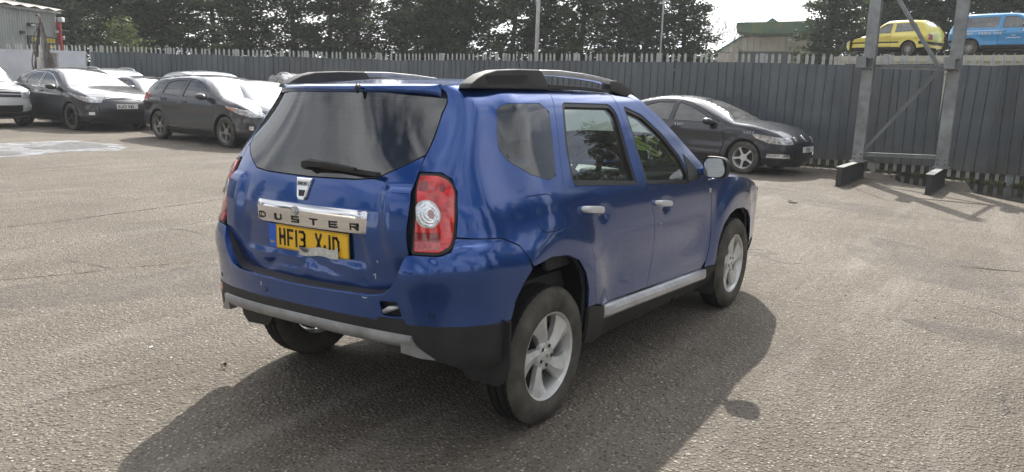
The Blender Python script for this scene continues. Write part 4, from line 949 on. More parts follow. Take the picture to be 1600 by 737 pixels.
        if S.get('mirror'):
            mx_, mz_ = S['mirror']; y_ = float(F(np.array([mx_]), np.array([mz_-.05]))[0, 1])
            rows = []
            for k, (dx, f_) in enumerate(((-.05, .82), (-.03, 1), (.03, .98), (.07, .75), (.10, .3))):
                rows.append([(mx_+dx-.02*math.cos(a), y_+sg*(.13+.115*f_*math.cos(a)), mz_+.07*f_*math.sin(a)+.01*math.cos(a)) for a in np.linspace(0, 2*PI, 18, endpoint=False)])
            b = MB(); b.loft(rows, True, True).bar((mx_, y_-sg*.02, mz_-.06), (mx_, y_+sg*.08, mz_-.03), .07, .03); b.build('door_mirror', S.get('mmat', body), root, auto=.7)
        if S.get('strip'):
            z0_, h_, m_ = S['strip']; xs0, xs1 = xr+.06, xf-.06
            for a0, a1 in S.get('strip_x', [(xs0, xs1)]): panel('side_strip', m_, root, [(a0, z0_), (a1, z0_), (a1, z0_+h_), (a0, z0_+h_)], F, fn=fn, off=.008, grid=.1)
        if S.get('rails'):
            pts = [(x, sg*(hr-.10), float(np.interp(-x, -pr[(pr[:, 1] > zb+.2)][:, 0], pr[(pr[:, 1] > zb+.2)][:, 1]))+.045-.045*abs(2*t-1)**6) for t, x in zip(np.linspace(0, 1, 16), np.linspace(*S['rails'], 16))]
            b = MB(); b.tube(pts, .018, 8); b.build('roof_rail', S.get('railm', m_silver), root, True)
    # nose / tail fittings: (a, z) unrolled round the corner
    def wrap(end):
        top = lr[:len(lr)//2] if end == 'f' else lr[len(lr)//2:]
        lo_ = 0 if end == 'f' else len(lr)//2
        sub = np.arange(lo_, lo_+len(top)); zz_ = lr[sub, 1]
        # monotone part of the end face
        if end == 'f': last = int(np.argmax(lr[sub, 1] > S.get('nose_top', 1.0))) or len(sub)-1; sub = sub[:last+1]
        else: fi = len(sub)-1-int(np.argmax(lr[sub, 1][::-1] > S.get('tail_top', 1.25))); sub = sub[fi:]
        order = np.argsort(lr[sub, 1]); zs, iis = lr[sub, 1][order], sub[order]
        def F(a, z):
            i = np.interp(z, zs, iis); k = np.clip(i, 0, len(lr)-1.001).astype(int); t = i-k; w = we[k]*(1-t)+we[np.minimum(k+1, len(lr)-1)]*t
            v = np.clip(a/w, -1, 1); P = strip_pt(i, v); ex = np.maximum(np.abs(a)-w, 0); x_ = P[:, 0]+(-ex if end == 'f' else ex)
            y_ = W0(x_, z); dd = ex; u = np.clip(1-dd/R, 0, 1); y_ = y_-R*(1-np.sqrt(1-u*u))
            out_ = P.copy(); m_ = ex > 0; out_[m_, 0] = x_[m_]; out_[m_, 1] = (np.sign(a)*y_)[m_]; return out_
        return F
    FW, RW = wrap('f'), wrap('r')
    for it in S.get('fit', []):
        nm, end, poly, m_, off = it[:5]; sides_ = (1, -1) if (len(it) < 6 or it[5]) else (1,)
        for sg in sides_:
            q = [(sg*a, z) for a, z in poly]
            def fn2(a, z, Fq=(FW if end == 'f' else RW), e_=end):
                e = .02; n = np.cross(Fq(a+e, z)-Fq(a-e, z), Fq(a, z+e)-Fq(a, z-e)); n = n/(np.linalg.norm(n, axis=1, keepdims=True)+1e-9); o_ = np.stack([np.full(len(a), .7 if e_ == 'f' else -.7), np.sign(a)*.2, 0*a], -1)
                return n*np.where((n*o_).sum(1, keepdims=True) < 0, -1, 1)
            panel(nm, m_, root, q, FW if end == 'f' else RW, fn=fn2, off=off, skirt=.02, grid=.05)
    # inside and underneath
    b = MB(); b.box(((xf+xr)/2, 0, .30), ((xf-xr)*.86, hw*1.25, .14)).box(((sx0+sx1)/2, 0, .5), (sx1-sx0-.06, hw*1.80, .5)); b.build('underbody', m_under, root)
    b = MB(); xc = (S['ws'][1]+S['rs'][0])/2
    for sx_ in (S['ws'][1]-.45, max(S['rs'][0]+.45, S['ws'][1]-1.45)):
        for sy in (-.37, .37): b.box((sx_, sy, zb-.15), (.13, .46, .62), Matrix.Rotation(-.15, 3, 'Y'), top=.85).box((sx_-.08, sy, zb+.22), (.09, .25, .16))
    b.build('seats', m_seat, root, bevel=.03, seg=2, auto=.8)
    MB().box(((S['ws'][0]+S['ws'][1])/2-.05, 0, zb-.12), (.45, hw*1.66, .22)).build('dashboard', m_interior, root, bevel=.04, seg=2)
    return root, FW, RW, F
def plate_on(root, x, z, face, txt, m_, w=.52, yaw=0, y0=0):
    """number plate on the nose (face=+1) or tail"""
    pl = MB().box((x, y0, z), (.012, w, .111)).build('number_plate', m_, root, bevel=.002)
    if txt:
        b = MB(); n_ = len(txt.replace(' ', '')); wd = .05; tot = n_*(wd+.011)+(.033 if ' ' in txt else 0)
        glyphs(b, txt, (x+face*.0065, y0-face*tot/2, z-.038), (0, face, 0), (0, 0, 1), .076, wd, .011, .013, .0012, .4); b.build('plate_characters', m_ink, pl)
    return pl
hatch_prof = [(2.06,.22),(2.15,.34),(2.17,.52),(2.12,.68),(2.02,.78),(1.80,.87),(1.45,.96),(1.15,1.02),(.98,1.06),(.45,1.32),(.15,1.42),(-.25,1.47),(-.85,1.465),(-1.35,1.41),(-1.78,1.31),(-1.98,1.10),(-2.10,.90),(-2.14,.60),(-2.10,.28)]
m_bright = mat('bright_trim', (.72, .73, .75), .28, metal=.5)
focus = dict(prof=hatch_prof, hw=.91, hr=.60, zb=.98, wx=(1.29, -1.36), wr=.325, ar=.375, ws=(1.02, .20), rs=(-1.70, -1.98), paint=paint('black_paint_a', (.006, .006, .012), .3, dirt=.015), wheel='ten', face=m_alloy_dark, nose_top=1.0, tail_top=1.2,
    doors=[[(.86,.30),(.94,.55),(.93,.80),(.86,1.0),(.50,1.20),(.10,1.34),(-.32,1.40),(-.36,1.0),(-.36,.30)], [(-.37,.30),(-.37,1.0),(-.33,1.40),(-.85,1.39),(-1.20,1.32),(-1.24,1.02),(-1.10,.78),(-.98,.60),(-.95,.32)]],
    dwin=[[[(.68,1.02),(.46,1.16),(.10,1.30),(-.28,1.36),(-.30,1.01)]], [[(-.42,1.01),(-.39,1.36),(-.83,1.35),(-1.12,1.285),(-1.16,1.055)]]], qwin=[[(-1.26,1.06),(-1.25,1.27),(-1.40,1.22),(-1.56,1.13)]],
    handles=[(-.20,.90), (-1.05,.94)], mirror=(.62, 1.02), chrome=True, hmat=None)
focus['hmat'] = focus['paint']
focus['fit'] = [('headlamp', 'f', [(.50,.74),(.62,.79),(.95,.86),(1.22,.90),(1.10,.78),(.80,.70),(.55,.68)], m_headl, .006), ('grille', 'f', [(-.44,.72),(.44,.72),(.40,.80),(-.40,.80)], m_grille, .008, False), ('grille_bar', 'f', [(-.42,.745),(.42,.745),(.42,.757),(-.42,.757)], m_bright, .016, False), ('grille_bar', 'f', [(-.40,.782),(.40,.782),(.40,.793),(-.40,.793)], m_bright, .016, False),
    ('lower_grille', 'f', [(-.42,.30),(.42,.30),(.50,.50),(-.50,.50)], m_grille, .006, False), ('fog_lamp', 'f', [(.66,.40),(.80,.40),(.80,.47),(.66,.47)], m_bright, .008), ('tail_lamp', 'r', [(.62,.90),(1.10,.84),(1.16,.92),(1.02,1.03),(.66,1.06)], m_tail_red, .008), ('emblem', 'f', [(.075*math.cos(a), .772+.030*math.sin(a)) for a in np.linspace(0, 2*PI, 14, endpoint=False)], m_bright, .022, False)]
def gpx(px, py, z=0.0):
    """ground point seen at a photograph position (used once, to survey where things stand)"""
    d = Vector(CF)+Vector(CR)*((px-800)/1223.18)-Vector(CU)*((py-368.5)/1223.18); t = (z-CAM[2])/d.z; return (CAM[0]+d.x*t, CAM[1]+d.y*t)
r_, FW_, RW_, _ = make_car('hatchback_car', 'black hatchback with black wheels parked nose right beside the white wall', 'car', (8.90, 20.62, 0), math.radians(-92), focus); r_.scale = (1.12, 1.12, 1.12)
plate_on(r_, 2.275, .60, 1, 'BJ13 XWL', m_plate_w)
mazda = dict(focus); mazda.update(chrome=False, paint=paint('dark_grey_paint', (.035, .037, .045), .6, dirt=.03), face=m_alloy_grey, wheel='ten', prof=[(2.10,.20),(2.22,.32),(2.24,.50),(2.18,.66),(2.04,.78),(1.80,.88),(1.45,.97),(1.20,1.02),(1.05,1.06),(.50,1.33),(.18,1.42),(-.25,1.465),(-.90,1.46),(-1.45,1.42),(-1.86,1.34),(-2.00,1.14),(-2.16,.95),(-2.20,.60),(-2.15,.28)], wx=(1.33, -1.31),
    qwin=[[(-1.23,1.06),(-1.23,1.28),(-1.46,1.27),(-1.50,1.15)]], mirror=(.66, 1.03), mmat=mat('gloss_black', (.008, .008, .009), .12, coat=1), ws=(1.08, .22), rs=(-1.80, -2.06))
mazda['hmat'] = mazda['paint']
mazda['fit'] = [('headlamp', 'f', [(.46,.70),(.55,.76),(.85,.82),(1.18,.87),(1.22,.82),(1.0,.72),(.70,.66),(.50,.65)], m_headl, .006), ('indicator_lens', 'f', [(1.02,.815),(1.17,.85),(1.19,.82),(1.04,.775)], m_orange, .010), ('grille', 'f', [(-.50,.34),(.50,.34),(.44,.62),(-.44,.62)], m_grille, .008, False), ('bumper_vent', 'f', [(.62,.34),(.86,.38),(.90,.56),(.72,.56)], m_grille, .006), ('tail_lamp', 'r', [(.62,.92),(1.08,.88),(1.12,.96),(1.00,1.06),(.66,1.06)], m_tail_red, .008), ('fog_lamp', 'f', [(.70,.40),(.80,.41),(.80,.48),(.70,.48)], m_headl, .016)]
r_, *_ = make_car('hatchback_car', 'dark grey hatchback with silver ten spoke wheels parked behind the blue car', 'car', (8.95, 13.98, 0), math.radians(-93), mazda); r_.scale = (1.07, 1.07, 1.07)
plate_on(r_, 2.345, .50, 1, '', m_plate_w)
MB().box((-1.93, 0, 1.375), (.16, 1.12, .03), Matrix.Rotation(.1, 3, 'Y')).build('spoiler', mazda['paint'], r_, bevel=.008)
wp = MB(); wp.bar((1.03, .45, 1.09), (.92, -.25, 1.155), .02, .02); wp.build('wiper', m_grille, r_)
# saloon seen beyond the blue car's bonnet
passat = dict(prof=[(2.16,.20),(2.25,.32),(2.29,.52),(2.26,.66),(2.14,.78),(1.95,.885),(1.6,.97),(1.25,1.00),(1.05,1.03),(.50,1.29),(.10,1.42),(-.30,1.465),(-.80,1.45),(-1.30,1.34),(-1.75,1.13),(-1.92,1.10),(-2.28,1.07),(-2.36,.95),(-2.37,.60),(-2.32,.28)], hw=.91, hr=.58, zb=.96, wx=(1.45, -1.27), wr=.325, ar=.375, ws=(1.10, .15), rs=(-.95, -1.70), paint=paint('midnight_paint', (.006, .009, .020), .45, dirt=.015), wheel='five', face=m_alloy, nose_top=.92, tail_top=1.06,
    doors=[[(.92,.30),(1.0,.55),(.99,.78),(.92,.96),(.55,1.18),(.12,1.34),(-.20,1.395),(-.24,1.0),(-.24,.30)], [(-.25,.30),(-.25,1.0),(-.21,1.395),(-.70,1.385),(-1.02,1.30),(-1.16,1.15),(-1.14,1.0),(-1.0,.72),(-.88,.55),(-.86,.32)]],
    dwin=[[[(.74,.99),(.52,1.12),(.10,1.285),(-.17,1.35),(-.19,.99)]], [[(-.30,.99),(-.27,1.35),(-.68,1.34),(-.96,1.26),(-1.06,1.16),(-1.05,1.0)]]], qwin=[], handles=[(-.08,.86), (-.95,.88)], mirror=(.68, 1.0), chrome=False)
passat['hmat'] = passat['paint']
passat['fit'] = [('headlamp', 'f', [(.50,.62),(.52,.73),(.78,.765),(1.12,.81),(1.20,.80),(1.16,.72),(.95,.64),(.60,.615)], m_headl, .006), ('grille', 'f', [(-.42,.62),(.42,.62),(.44,.73),(-.44,.73)], m_grille, .008, False)]+[('grille_bar', 'f', [(-.42,z),(.42,z),(.42,z+.010),(-.42,z+.010)], m_chrome, .014, False) for z in (.635,.66,.685,.71)]+[('fog_vent', 'f', [(.56,.36),(.98,.36),(.98,.43),(.60,.44)], m_chrome, .008), ('fog_vent_field', 'f', [(.60,.372),(.95,.372),(.95,.420),(.62,.43)], m_headl, .012), ('lower_grille', 'f', [(-.42,.30),(.42,.30),(.46,.42),(-.46,.42)], m_grille, .006, False), ('emblem', 'f', [(.065*math.cos(a), .683+.055*math.sin(a)) for a in np.linspace(0, 2*PI, 16, endpoint=False)], m_chrome, .024, False), ('tail_lamp', 'r', [(.55,.84),(1.05,.86),(1.08,.99),(.55,.98)], m_tail_red, .008)]
r_, _, _, Fp = make_car('saloon_car', 'midnight blue saloon with five spoke silver wheels parked along the dark fence', 'car', (13.46, 3.58, 0), math.radians(-97), passat)
plate_on(r_, 2.405, .52, 1, 'FD12', m_plate_w)
# white and yellow chalk marks on it
b = MB(); random.seed(3)
def chalk(b, F, x0, z0, n, s, r_=.0035):
    for k in range(n):
        c = x0-k*s*1.1; pts = []
        for t in np.linspace(0, 5, 9): pts.append((c+s*.4*math.sin(t*1.7+k), z0+s*.5*math.cos(t*1.3+k*2)))
        q = F(np.array([p[0] for p in pts]), np.array([p[1] for p in pts])); q[:, 1] *= 1.004; b.tube(q, r_, 4)
FpR = lambda x, z: Fp(x, z)*np.array([1, np.sign(Fp(np.array([0.]), np.array([.6]))[0, 1])*-1, 1])
m_chalk = mat('chalk', (.6, .6, .62), .8); chalk(b, FpR, .05, .915, 4, .05); b.build('chalk_number', m_chalk, r_); b = MB(); chalk(b, FpR, 1.62, .83, 4, .05, .003); b.build('chalk_number', m_chalk, r_)
suv = dict(prof=[(2.08,.25),(2.20,.40),(2.22,.60),(2.17,.80),(2.05,.92),(1.7,1.02),(1.3,1.09),(1.12,1.13),(.62,1.48),(.30,1.62),(-.2,1.67),(-1.0,1.665),(-1.7,1.60),(-1.95,1.52),(-2.08,1.15),(-2.18,.95),(-2.20,.60),(-2.15,.35)], hw=.91, hr=.64, zb=1.10, wx=(1.34, -1.27), wr=.345, ar=.40, ws=(1.15, .38), rs=(-1.90, -2.07), paint=None, wheel='five', face=m_alloy, nose_top=1.05, tail_top=1.4, nose_z=.85,
    doors=[[(.92,.36),(1.0,.6),(.99,.9),(.92,1.10),(.60,1.36),(.30,1.52),(-.20,1.60),(-.24,1.1),(-.24,.36)], [(-.25,.36),(-.25,1.1),(-.21,1.60),(-.95,1.60),(-1.14,1.55),(-1.14,1.1),(-1.0,.80),(-.84,.60),(-.82,.38)]],
    dwin=[[[(.80,1.13),(.56,1.32),(.28,1.47),(-.17,1.54),(-.19,1.12)]], [[(-.30,1.12),(-.27,1.55),(-.92,1.55),(-1.06,1.50),(-1.07,1.13)]]], qwin=[[(-1.22,1.16),(-1.22,1.50),(-1.60,1.48),(-1.72,1.22)]], handles=[(-.08,1.0), (-.95,1.0)], mirror=(.70, 1.16), rails=(.25, -1.65), chrome=True)
suv['fit'] = [('headlamp', 'f', [(.50,.84),(.62,.92),(.95,.97),(1.15,.99),(1.10,.86),(.80,.80),(.55,.78)], m_headl, .006), ('grille', 'f', [(-.44,.72),(.44,.72),(.44,.86),(-.44,.86)], m_grille, .008, False), ('grille_bar', 'f', [(-.43,.79),(.43,.79),(.43,.805),(-.43,.805)], m_chrome, .016, False), ('lower_grille', 'f', [(-.55,.40),(.55,.40),(.60,.58),(-.60,.58)], m_grille, .006, False), ('fog_lamp', 'f', [(.68,.46),(.80,.46),(.80,.56),(.68,.56)], m_headl, .012), ('tail_lamp', 'r', [(.62,1.0),(1.0,1.0),(1.0,1.35),(.66,1.35)], m_tail_red, .008)]
def variant(base, col, metal=.5, **k):
    d = dict(base); d['paint'] = paint('paint_%d' % len(MATS), col, metal); d['hmat'] = d['paint']; d.update(k); return d
def at_px(px, D):
    """ground position in the direction of a column of the photograph, D metres away"""
    d = Vector(CF)+Vector(CR)*((px-800)/1223.18); d.z = 0; d.normalize(); return (CAM[0]+d.x*D, CAM[1]+d.y*D, 0)
def rotp(p, k): return p
make_car('suv_car', 'silver off-roader with roof rails behind the black hatchback and the dark saloon', 'car', at_px(196, 29.0), math.radians(-100), variant(suv, (.30, .32, .33), .7))
make_car('saloon_car', 'dark grey saloon parked between the black hatchback and the grey hatchback', 'car', at_px(246, 27.6), math.radians(-92), variant(passat, (.05, .053, .06), .6, wheel='five', fit=passat['fit']))
make_car('estate_car', 'silver estate whose roof shows above the grey hatchback by the fence', 'car', at_px(338, 24.5), math.radians(-103), variant(suv, (.42, .44, .45), .7, rails=None))
make_car('coupe_car', 'white car with black window frames just behind the grey hatchback', 'car', at_px(418, 20.3), math.radians(-99), variant(focus, (.62, .63, .64), .1, mmat=m_grille))
r_, *_ = make_car('suv_car', 'silver off-roader with clear plastic taped over its windows by the fence', 'car', at_px(488, 21.8), math.radians(-118), variant(suv, (.45, .46, .47), .6))
# crumpled plastic film over its side windows
m_film = glass('plastic_film', (.62, .64, .66), 1.9, rough=.12, dust=.30)
for sg in (-1, 1):
    rows = []
    for i in range(34):
        x_ = .75-2.6*i/33; row = []
        for j in range(9):
            z_ = 1.04+.60*j/8; y_ = .93-.62*max(0, z_-1.10)*.85; row.append((x_, sg*(y_+.018*math.sin(i*1.9+j*.8)+.014*math.sin(i*.7-j*2.1)+.01*random.random()), z_+.008*math.sin(i*1.3)))
        rows.append(row)
    grid_mesh('plastic_film', m_film, r_, rows)
rows = []
for i in range(22):
    row = []
    for j in range(12): y_ = -.80+1.6*j/11; row.append((1.22-.95*i/21+.02*random.random(), y_, 1.14+.52*i/21+.02*math.sin(i*1.7+j*2.3)+.01*random.random()+.03))
    rows.append(row)
grid_mesh('plastic_film', m_film, r_, rows)
rover = variant(suv, (.66, .68, .68), .15, glass=m_glass_dark, rails=None, prof=[(2.10,.30),(2.30,.45),(2.33,.65),(2.31,.95),(2.20,1.06),(1.7,1.12),(1.3,1.15),(1.12,1.18),(.72,1.62),(.45,1.75),(-.2,1.80),(-1.2,1.79),(-2.0,1.74),(-2.2,1.66),(-2.32,1.2),(-2.38,.95),(-2.38,.60),(-2.35,.40)], wx=(1.42, -1.42), wr=.37, ar=.43, ws=(1.15, .48), nose_top=1.10, nose_z=.70, zb=1.13)
rover['fit'] = [('headlamp', 'f', [(.52,.80),(.52,1.0),(.98,1.0),(.98,.80)], m_headl, .006), ('headlamp_bezel', 'f', [(.75+.08*math.cos(a), .90+.08*math.sin(a)) for a in np.linspace(0, 2*PI, 16, endpoint=False)], m_chrome, .012), ('grille', 'f', [(-.48,.82),(.48,.82),(.48,.99),(-.48,.99)], m_grille, .008, False), ('grille_bar', 'f', [(-.47,.88),(.47,.88),(.47,.90),(-.47,.90)], m_silver, .016, False), ('grille_bar', 'f', [(-.47,.94),(.47,.94),(.47,.96),(-.47,.96)], m_silver, .016, False), ('lower_grille', 'f', [(-.50,.46),(.50,.46),(.50,.62),(-.50,.62)], m_grille, .006, False), ('fog_lamp', 'f', [(.70,.50),(.86,.50),(.86,.64),(.70,.64)], m_headl, .012), ('bumper_lower', 'f', [(-1.2,.33),(1.2,.33),(1.2,.45),(-1.2,.45)], m_grille, .010, False)]
make_car('suv_car', 'white boxy off-roader cut by the left edge with its headlamp showing', 'car', at_px(-30, 27.6), math.radians(-92), rover)
# the two little cars on the container roof
yel = dict(prof=[(1.66,.26),(1.74,.34),(1.76,.46),(1.70,.56),(1.55,.66),(1.1,.74),(.80,.80),(.66,.84),(.28,1.20),(.10,1.31),(-.1,1.36),(-.75,1.37),(-1.25,1.34),(-1.42,1.24),(-1.62,1.0),(-1.68,.85),(-1.68,.50),(-1.62,.34)], hw=.72, hr=.50, zb=.84, wx=(-1.0,), wr=.27, ar=.33, ws=(.72, .14), rs=(-1.34, -1.58), paint=None, wheel='steel', face=m_steel, nose_top=.72, tail_top=1.2, taper=(.22, .06), sill=.30, nose_z=.5,
    doors=[[(.62,.36),(.68,.6),(.60,.80),(.24,1.13),(.02,1.27),(-.26,1.29),(-.28,.36)]], dwin=[[[(.48,.88),(.20,1.12),(.03,1.22),(-.20,1.24),(-.21,.88)]]], qwin=[[(-.38,.90),(-.36,1.25),(-1.12,1.24),(-1.36,.93)]], handles=[(-.15,.76)], mirror=(.45, .92), mmat=m_grille, strip=(.50, .05, m_grille), strip_x=[(-.60, 1.50), (-1.62, -1.36)])
yel['glass'] = m_glass_car
yy_ = variant(yel, (.80, .66, .10), .0); yy_['bumper'] = yy_['paint']
blu = variant(yel, (.01, .26, .58), .0, prof=[(1.66,.26),(1.74,.34),(1.76,.46),(1.70,.60),(1.50,.76),(1.2,.82),(1.00,.86),(.88,.90),(.55,1.22),(.36,1.36),(.1,1.42),(-.75,1.43),(-1.50,1.42),(-1.60,1.34),(-1.70,1.0),(-1.74,.85),(-1.74,.50),(-1.68,.34)], ws=(.92, .40), rs=(-1.57, -1.66), doors=[[(.80,.36),(.86,.6),(.80,.86),(.50,1.18),(.28,1.33),(-.14,1.34),(-.16,.36)]], dwin=[[[(.66,.93),(.44,1.16),(.28,1.28),(-.08,1.29),(-.09,.93)]]], qwin=[[(-.24,.94),(-.22,1.30),(-1.32,1.30),(-1.42,.94)]], handles=[(-.05,.82)], mirror=(.62, .98), strip=None)
blu['bumper'] = blu['paint']
yel_fit = [('indicator_lens', 'f', [(.62,.56),(.72,.56),(.72,.60),(.62,.60)], m_orange, .006), ('headlamp', 'f', [(.30,.50),(.56,.50),(.56,.60),(.30,.60)], m_headl, .006), ('rear_bumper_cap', 'r', [(-.85,.44),(.85,.44),(.85,.53),(-.85,.53)], m_grille, .015, False), ('tail_lamp', 'r', [(.40,.60),(.57,.60),(.57,.80),(.40,.80)], m_tail_red, .006)]
yy_['fit'] = yel_fit; blu['fit'] = yel_fit
# ================================================================== the yard
def node_ground():
    m = bpy.data.materials.new('worn_tarmac'); m.use_nodes = True; t = m.node_tree; p = t.nodes['Principled BSDF']
    c = t.nodes.new('ShaderNodeTexCoord'); O = c.outputs['Object']
    def noise(sc, det=6, ro=.6, vec=None, dist=0):
        n = t.nodes.new('ShaderNodeTexNoise'); n.inputs['Scale'].default_value = sc; n.inputs['Detail'].default_value = det; n.inputs['Roughness'].default_value = ro; n.inputs['Distortion'].default_value = dist
        t.links.new(vec or O, n.inputs['Vector']); return n.outputs['Fac']
    def vor(sc, feat='F1', vec=None):
        n = t.nodes.new('ShaderNodeTexVoronoi'); n.inputs['Scale'].default_value = sc; n.feature = feat; t.links.new(vec or O, n.inputs['Vector']); return n
    def ramp(f, p0, p1, c0=(0, 0, 0, 1), c1=(1, 1, 1, 1)):
        r = t.nodes.new('ShaderNodeValToRGB'); r.color_ramp.elements[0].position = p0; r.color_ramp.elements[1].position = p1; r.color_ramp.elements[0].color = c0; r.color_ramp.elements[1].color = c1
        t.links.new(f, r.inputs[0]); return r.outputs[0]
    def mix(f, a, b, mode='MIX'):
        x = t.nodes.new('ShaderNodeMix'); x.data_type = 'RGBA'; x.blend_type = mode
        for i, v in (('Factor', f), ('A', a), ('B', b)):
            if isinstance(v, (int, float)): x.inputs[i].default_value = v
            elif isinstance(v, tuple): x.inputs[i].default_value = (*v, 1)
            else: t.links.new(v, x.inputs[i])
        return x.outputs['Result']
    def mapping(sc, rot=0, loc=(0, 0, 0)):
        n = t.nodes.new('ShaderNodeMapping'); n.inputs['Scale'].default_value = sc; n.inputs['Rotation'].default_value = (0, 0, rot); n.inputs['Location'].default_value = loc; t.links.new(O, n.inputs['Vector']); return n.outputs[0]
    def math_(op, a, b):
        n = t.nodes.new('ShaderNodeMath'); n.operation = op
        for i, v in enumerate((a, b)):
            if isinstance(v, (int, float)): n.inputs[i].default_value = v
            else: t.links.new(v, n.inputs[i])
        return n.outputs[0]
    # chips of stone in a sandy binder
    v1 = vor(46); v2 = vor(105)
    chip = ramp(v1.outputs['Color'], .15, .95, (.090, .078, .064, 1), (.370, .338, .290, 1))
    sand = ramp(noise(260, 3), .3, .7, (.088, .075, .060, 1), (.265, .235, .194, 1))
    mask = ramp(v1.outputs['Distance'], .30, .44)
    col = mix(mask, chip, sand)
    lit = ramp(v2.outputs['Color'], .86, .91); col = mix(math_('MULTIPLY', lit, .8), col, (.60, .58, .53))
    dk = ramp(noise(60, 3, .6), .54, .66); col = mix(math_('MULTIPLY', dk, .65), col, (.07, .06, .052))
    # worn patches, oil and damp
    col = mix(ramp(noise(.55, 9, .62, dist=.4), .38, .66), mix(1.0, col, (.82, .78, .74), 'MULTIPLY'), mix(1.0, col, (1.10, 1.08, 1.05), 'MULTIPLY'))
    col = mix(math_('MULTIPLY', ramp(noise(.9, 8, .7, mapping((1, .35, 1), .5, (3, 7, 0)), .8), .56, .74), .55), col, (.085, .074, .064))
    # wheel tracks and scrapes running across the yard
    col = mix(math_('MULTIPLY', ramp(noise(1.1, 7, .65, mapping((.28, 2.2, 1), 1.15, (1.7, 0, 0)), .5), .52, .80), .35), col, (.46, .43, .38))
    col = mix(math_('MULTIPLY', ramp(noise(1.6, 7, .7, mapping((.22, 2.6, 1), 1.2, (9, 2, 0)), .6), .58, .75), .5), col, (.10, .088, .076))
    # joints and cracks
    w = t.nodes.new('ShaderNodeTexVoronoi'); w.feature = 'DISTANCE_TO_EDGE'; w.inputs['Scale'].default_value = .13
    ns = t.nodes.new('ShaderNodeTexNoise'); ns.inputs['Scale'].default_value = 2.2; ns.inputs['Detail'].default_value = 8; t.links.new(O, ns.inputs['Vector'])
    sc_ = t.nodes.new('ShaderNodeVectorMath'); sc_.operation = 'SCALE'; sc_.inputs[3].default_value = .55; t.links.new(ns.outputs['Color'], sc_.inputs[0])
    ad = t.nodes.new('ShaderNodeVectorMath'); ad.operation = 'ADD'; t.links.new(O, ad.inputs[0]); t.links.new(sc_.outputs[0], ad.inputs[1]); t.links.new(ad.outputs[0], w.inputs['Vector'])
    crack = ramp(w.outputs['Distance'], .0, .0045, (1, 1, 1, 1), (0, 0, 0, 1)); brk = ramp(noise(.7, 4), .50, .58)
    ck = math_('MULTIPLY', crack, brk); col = mix(math_('MULTIPLY', ck, .45), col, (.06, .053, .046))
    t.links.new(col, p.inputs['Base Color'])
    p.inputs['Roughness'].default_value = .82; p.inputs['Specular IOR Level'].default_value = .35
    # relief
    h = math_('ADD', math_('MULTIPLY', ramp(v1.outputs['Distance'], .10, .60, (1, 1, 1, 1), (0, 0, 0, 1)), 1.0), math_('MULTIPLY', noise(130, 4, .6), .9))
    h = math_('ADD', h, math_('MULTIPLY', noise(16, 5, .65), 1.6)); h = math_('SUBTRACT', h, math_('MULTIPLY', ck, 1.5))
    b = t.nodes.new('ShaderNodeBump'); b.inputs['Strength'].default_value = 1.0; b.inputs['Distance'].default_value = .015; t.links.new(h, b.inputs['Height']); t.links.new(b.outputs[0], p.inputs['Normal'])
    return m
m_ground = node_ground()
b = MB(); b.add([(-400, -400, 0), (400, -400, 0), (400, 400, 0), (-400, 400, 0)], [(0, 1, 2, 3)]); tag(b.build('ground', m_ground), kind='structure')
def blob(cx, cy, rx, ry, rot, n=60, rough=.25, seed=1, z=.004):
    rr = random.Random(seed); ph = [rr.uniform(0, 6.28) for _ in range(8)]; P = []
    for k in range(n):
        a = 2*PI*k/n; q = 1+sum(rough/(j+1)*math.sin((j+2)*a+ph[j]) for j in range(8)); x, y = rx*q*math.cos(a), ry*q*math.sin(a)
        P.append((cx+x*math.cos(rot)-y*math.sin(rot), cy+x*math.sin(rot)+y*math.cos(rot)))
    return P
def sheet(name, poly, z, m, holes=()):
    F = lambda a, b_: np.stack([a, b_, a*0+z], -1)
    o = panel(name, m, None, poly, F, holes=holes, skirt=0, grid=.5); tag(o, kind='structure'); return o
def fade_mat(name, col, rough, spec, breakup, lo, hi, base=None):
    """patchy film on the tarmac: solid in places, open in others"""
    m = mat(name, col, rough, spec=spec, var=(30, .3)); t = m.node_tree; p = t.nodes['Principled BSDF']; c = t.nodes.new('ShaderNodeTexCoord'); n = t.nodes.new('ShaderNodeTexNoise'); n.inputs['Scale'].default_value = breakup; n.inputs['Detail'].default_value = 9; n.inputs['Roughness'].default_value = .65
    t.links.new(c.outputs['Object'], n.inputs['Vector']); r = t.nodes.new('ShaderNodeMapRange'); r.inputs['From Min'].default_value = lo; r.inputs['From Max'].default_value = hi; t.links.new(n.outputs['Fac'], r.inputs[0]); t.links.new(r.outputs[0], p.inputs['Alpha']); return m
sheet('dried_silt', [gpx(*q) for q in [(-60, 232), (0, 225), (60, 222), (110, 220), (150, 223), (190, 227), (200, 232), (185, 236), (140, 237), (95, 238), (60, 243), (20, 246), (-60, 250)]], .004, fade_mat('silt', (.36, .365, .385), .85, .3, 3.2, .28, .70))
sheet('damp_patch', [gpx(*q) for q in [(78, 229), (100, 224), (125, 223), (158, 226), (170, 230), (150, 232), (110, 233), (75, 234), (48, 233), (36, 231)]], .008, fade_mat('damp', (.06, .056, .053), .5, .5, 5.0, .28, .44))
sheet('damp_patch', [gpx(*q) for q in [(-40, 238), (10, 237), (38, 240), (20, 243), (-40, 245)]], .008, MATS['damp'])
m_wet = fade_mat('wet_tarmac', (.022, .020, .018), .12, .6, 1.6, .24, .38)
sheet('puddle', [gpx(*q) for q in [(1508, 284), (1523, 303), (1560, 311), (1600, 319), (1680, 332), (1760, 330), (1700, 300), (1600, 285)]], .006, m_wet)
sheet('puddle', [gpx(*q) for q in [(1390, 276), (1405, 285), (1430, 290), (1455, 293), (1458, 278), (1420, 270)]], .006, m_wet)
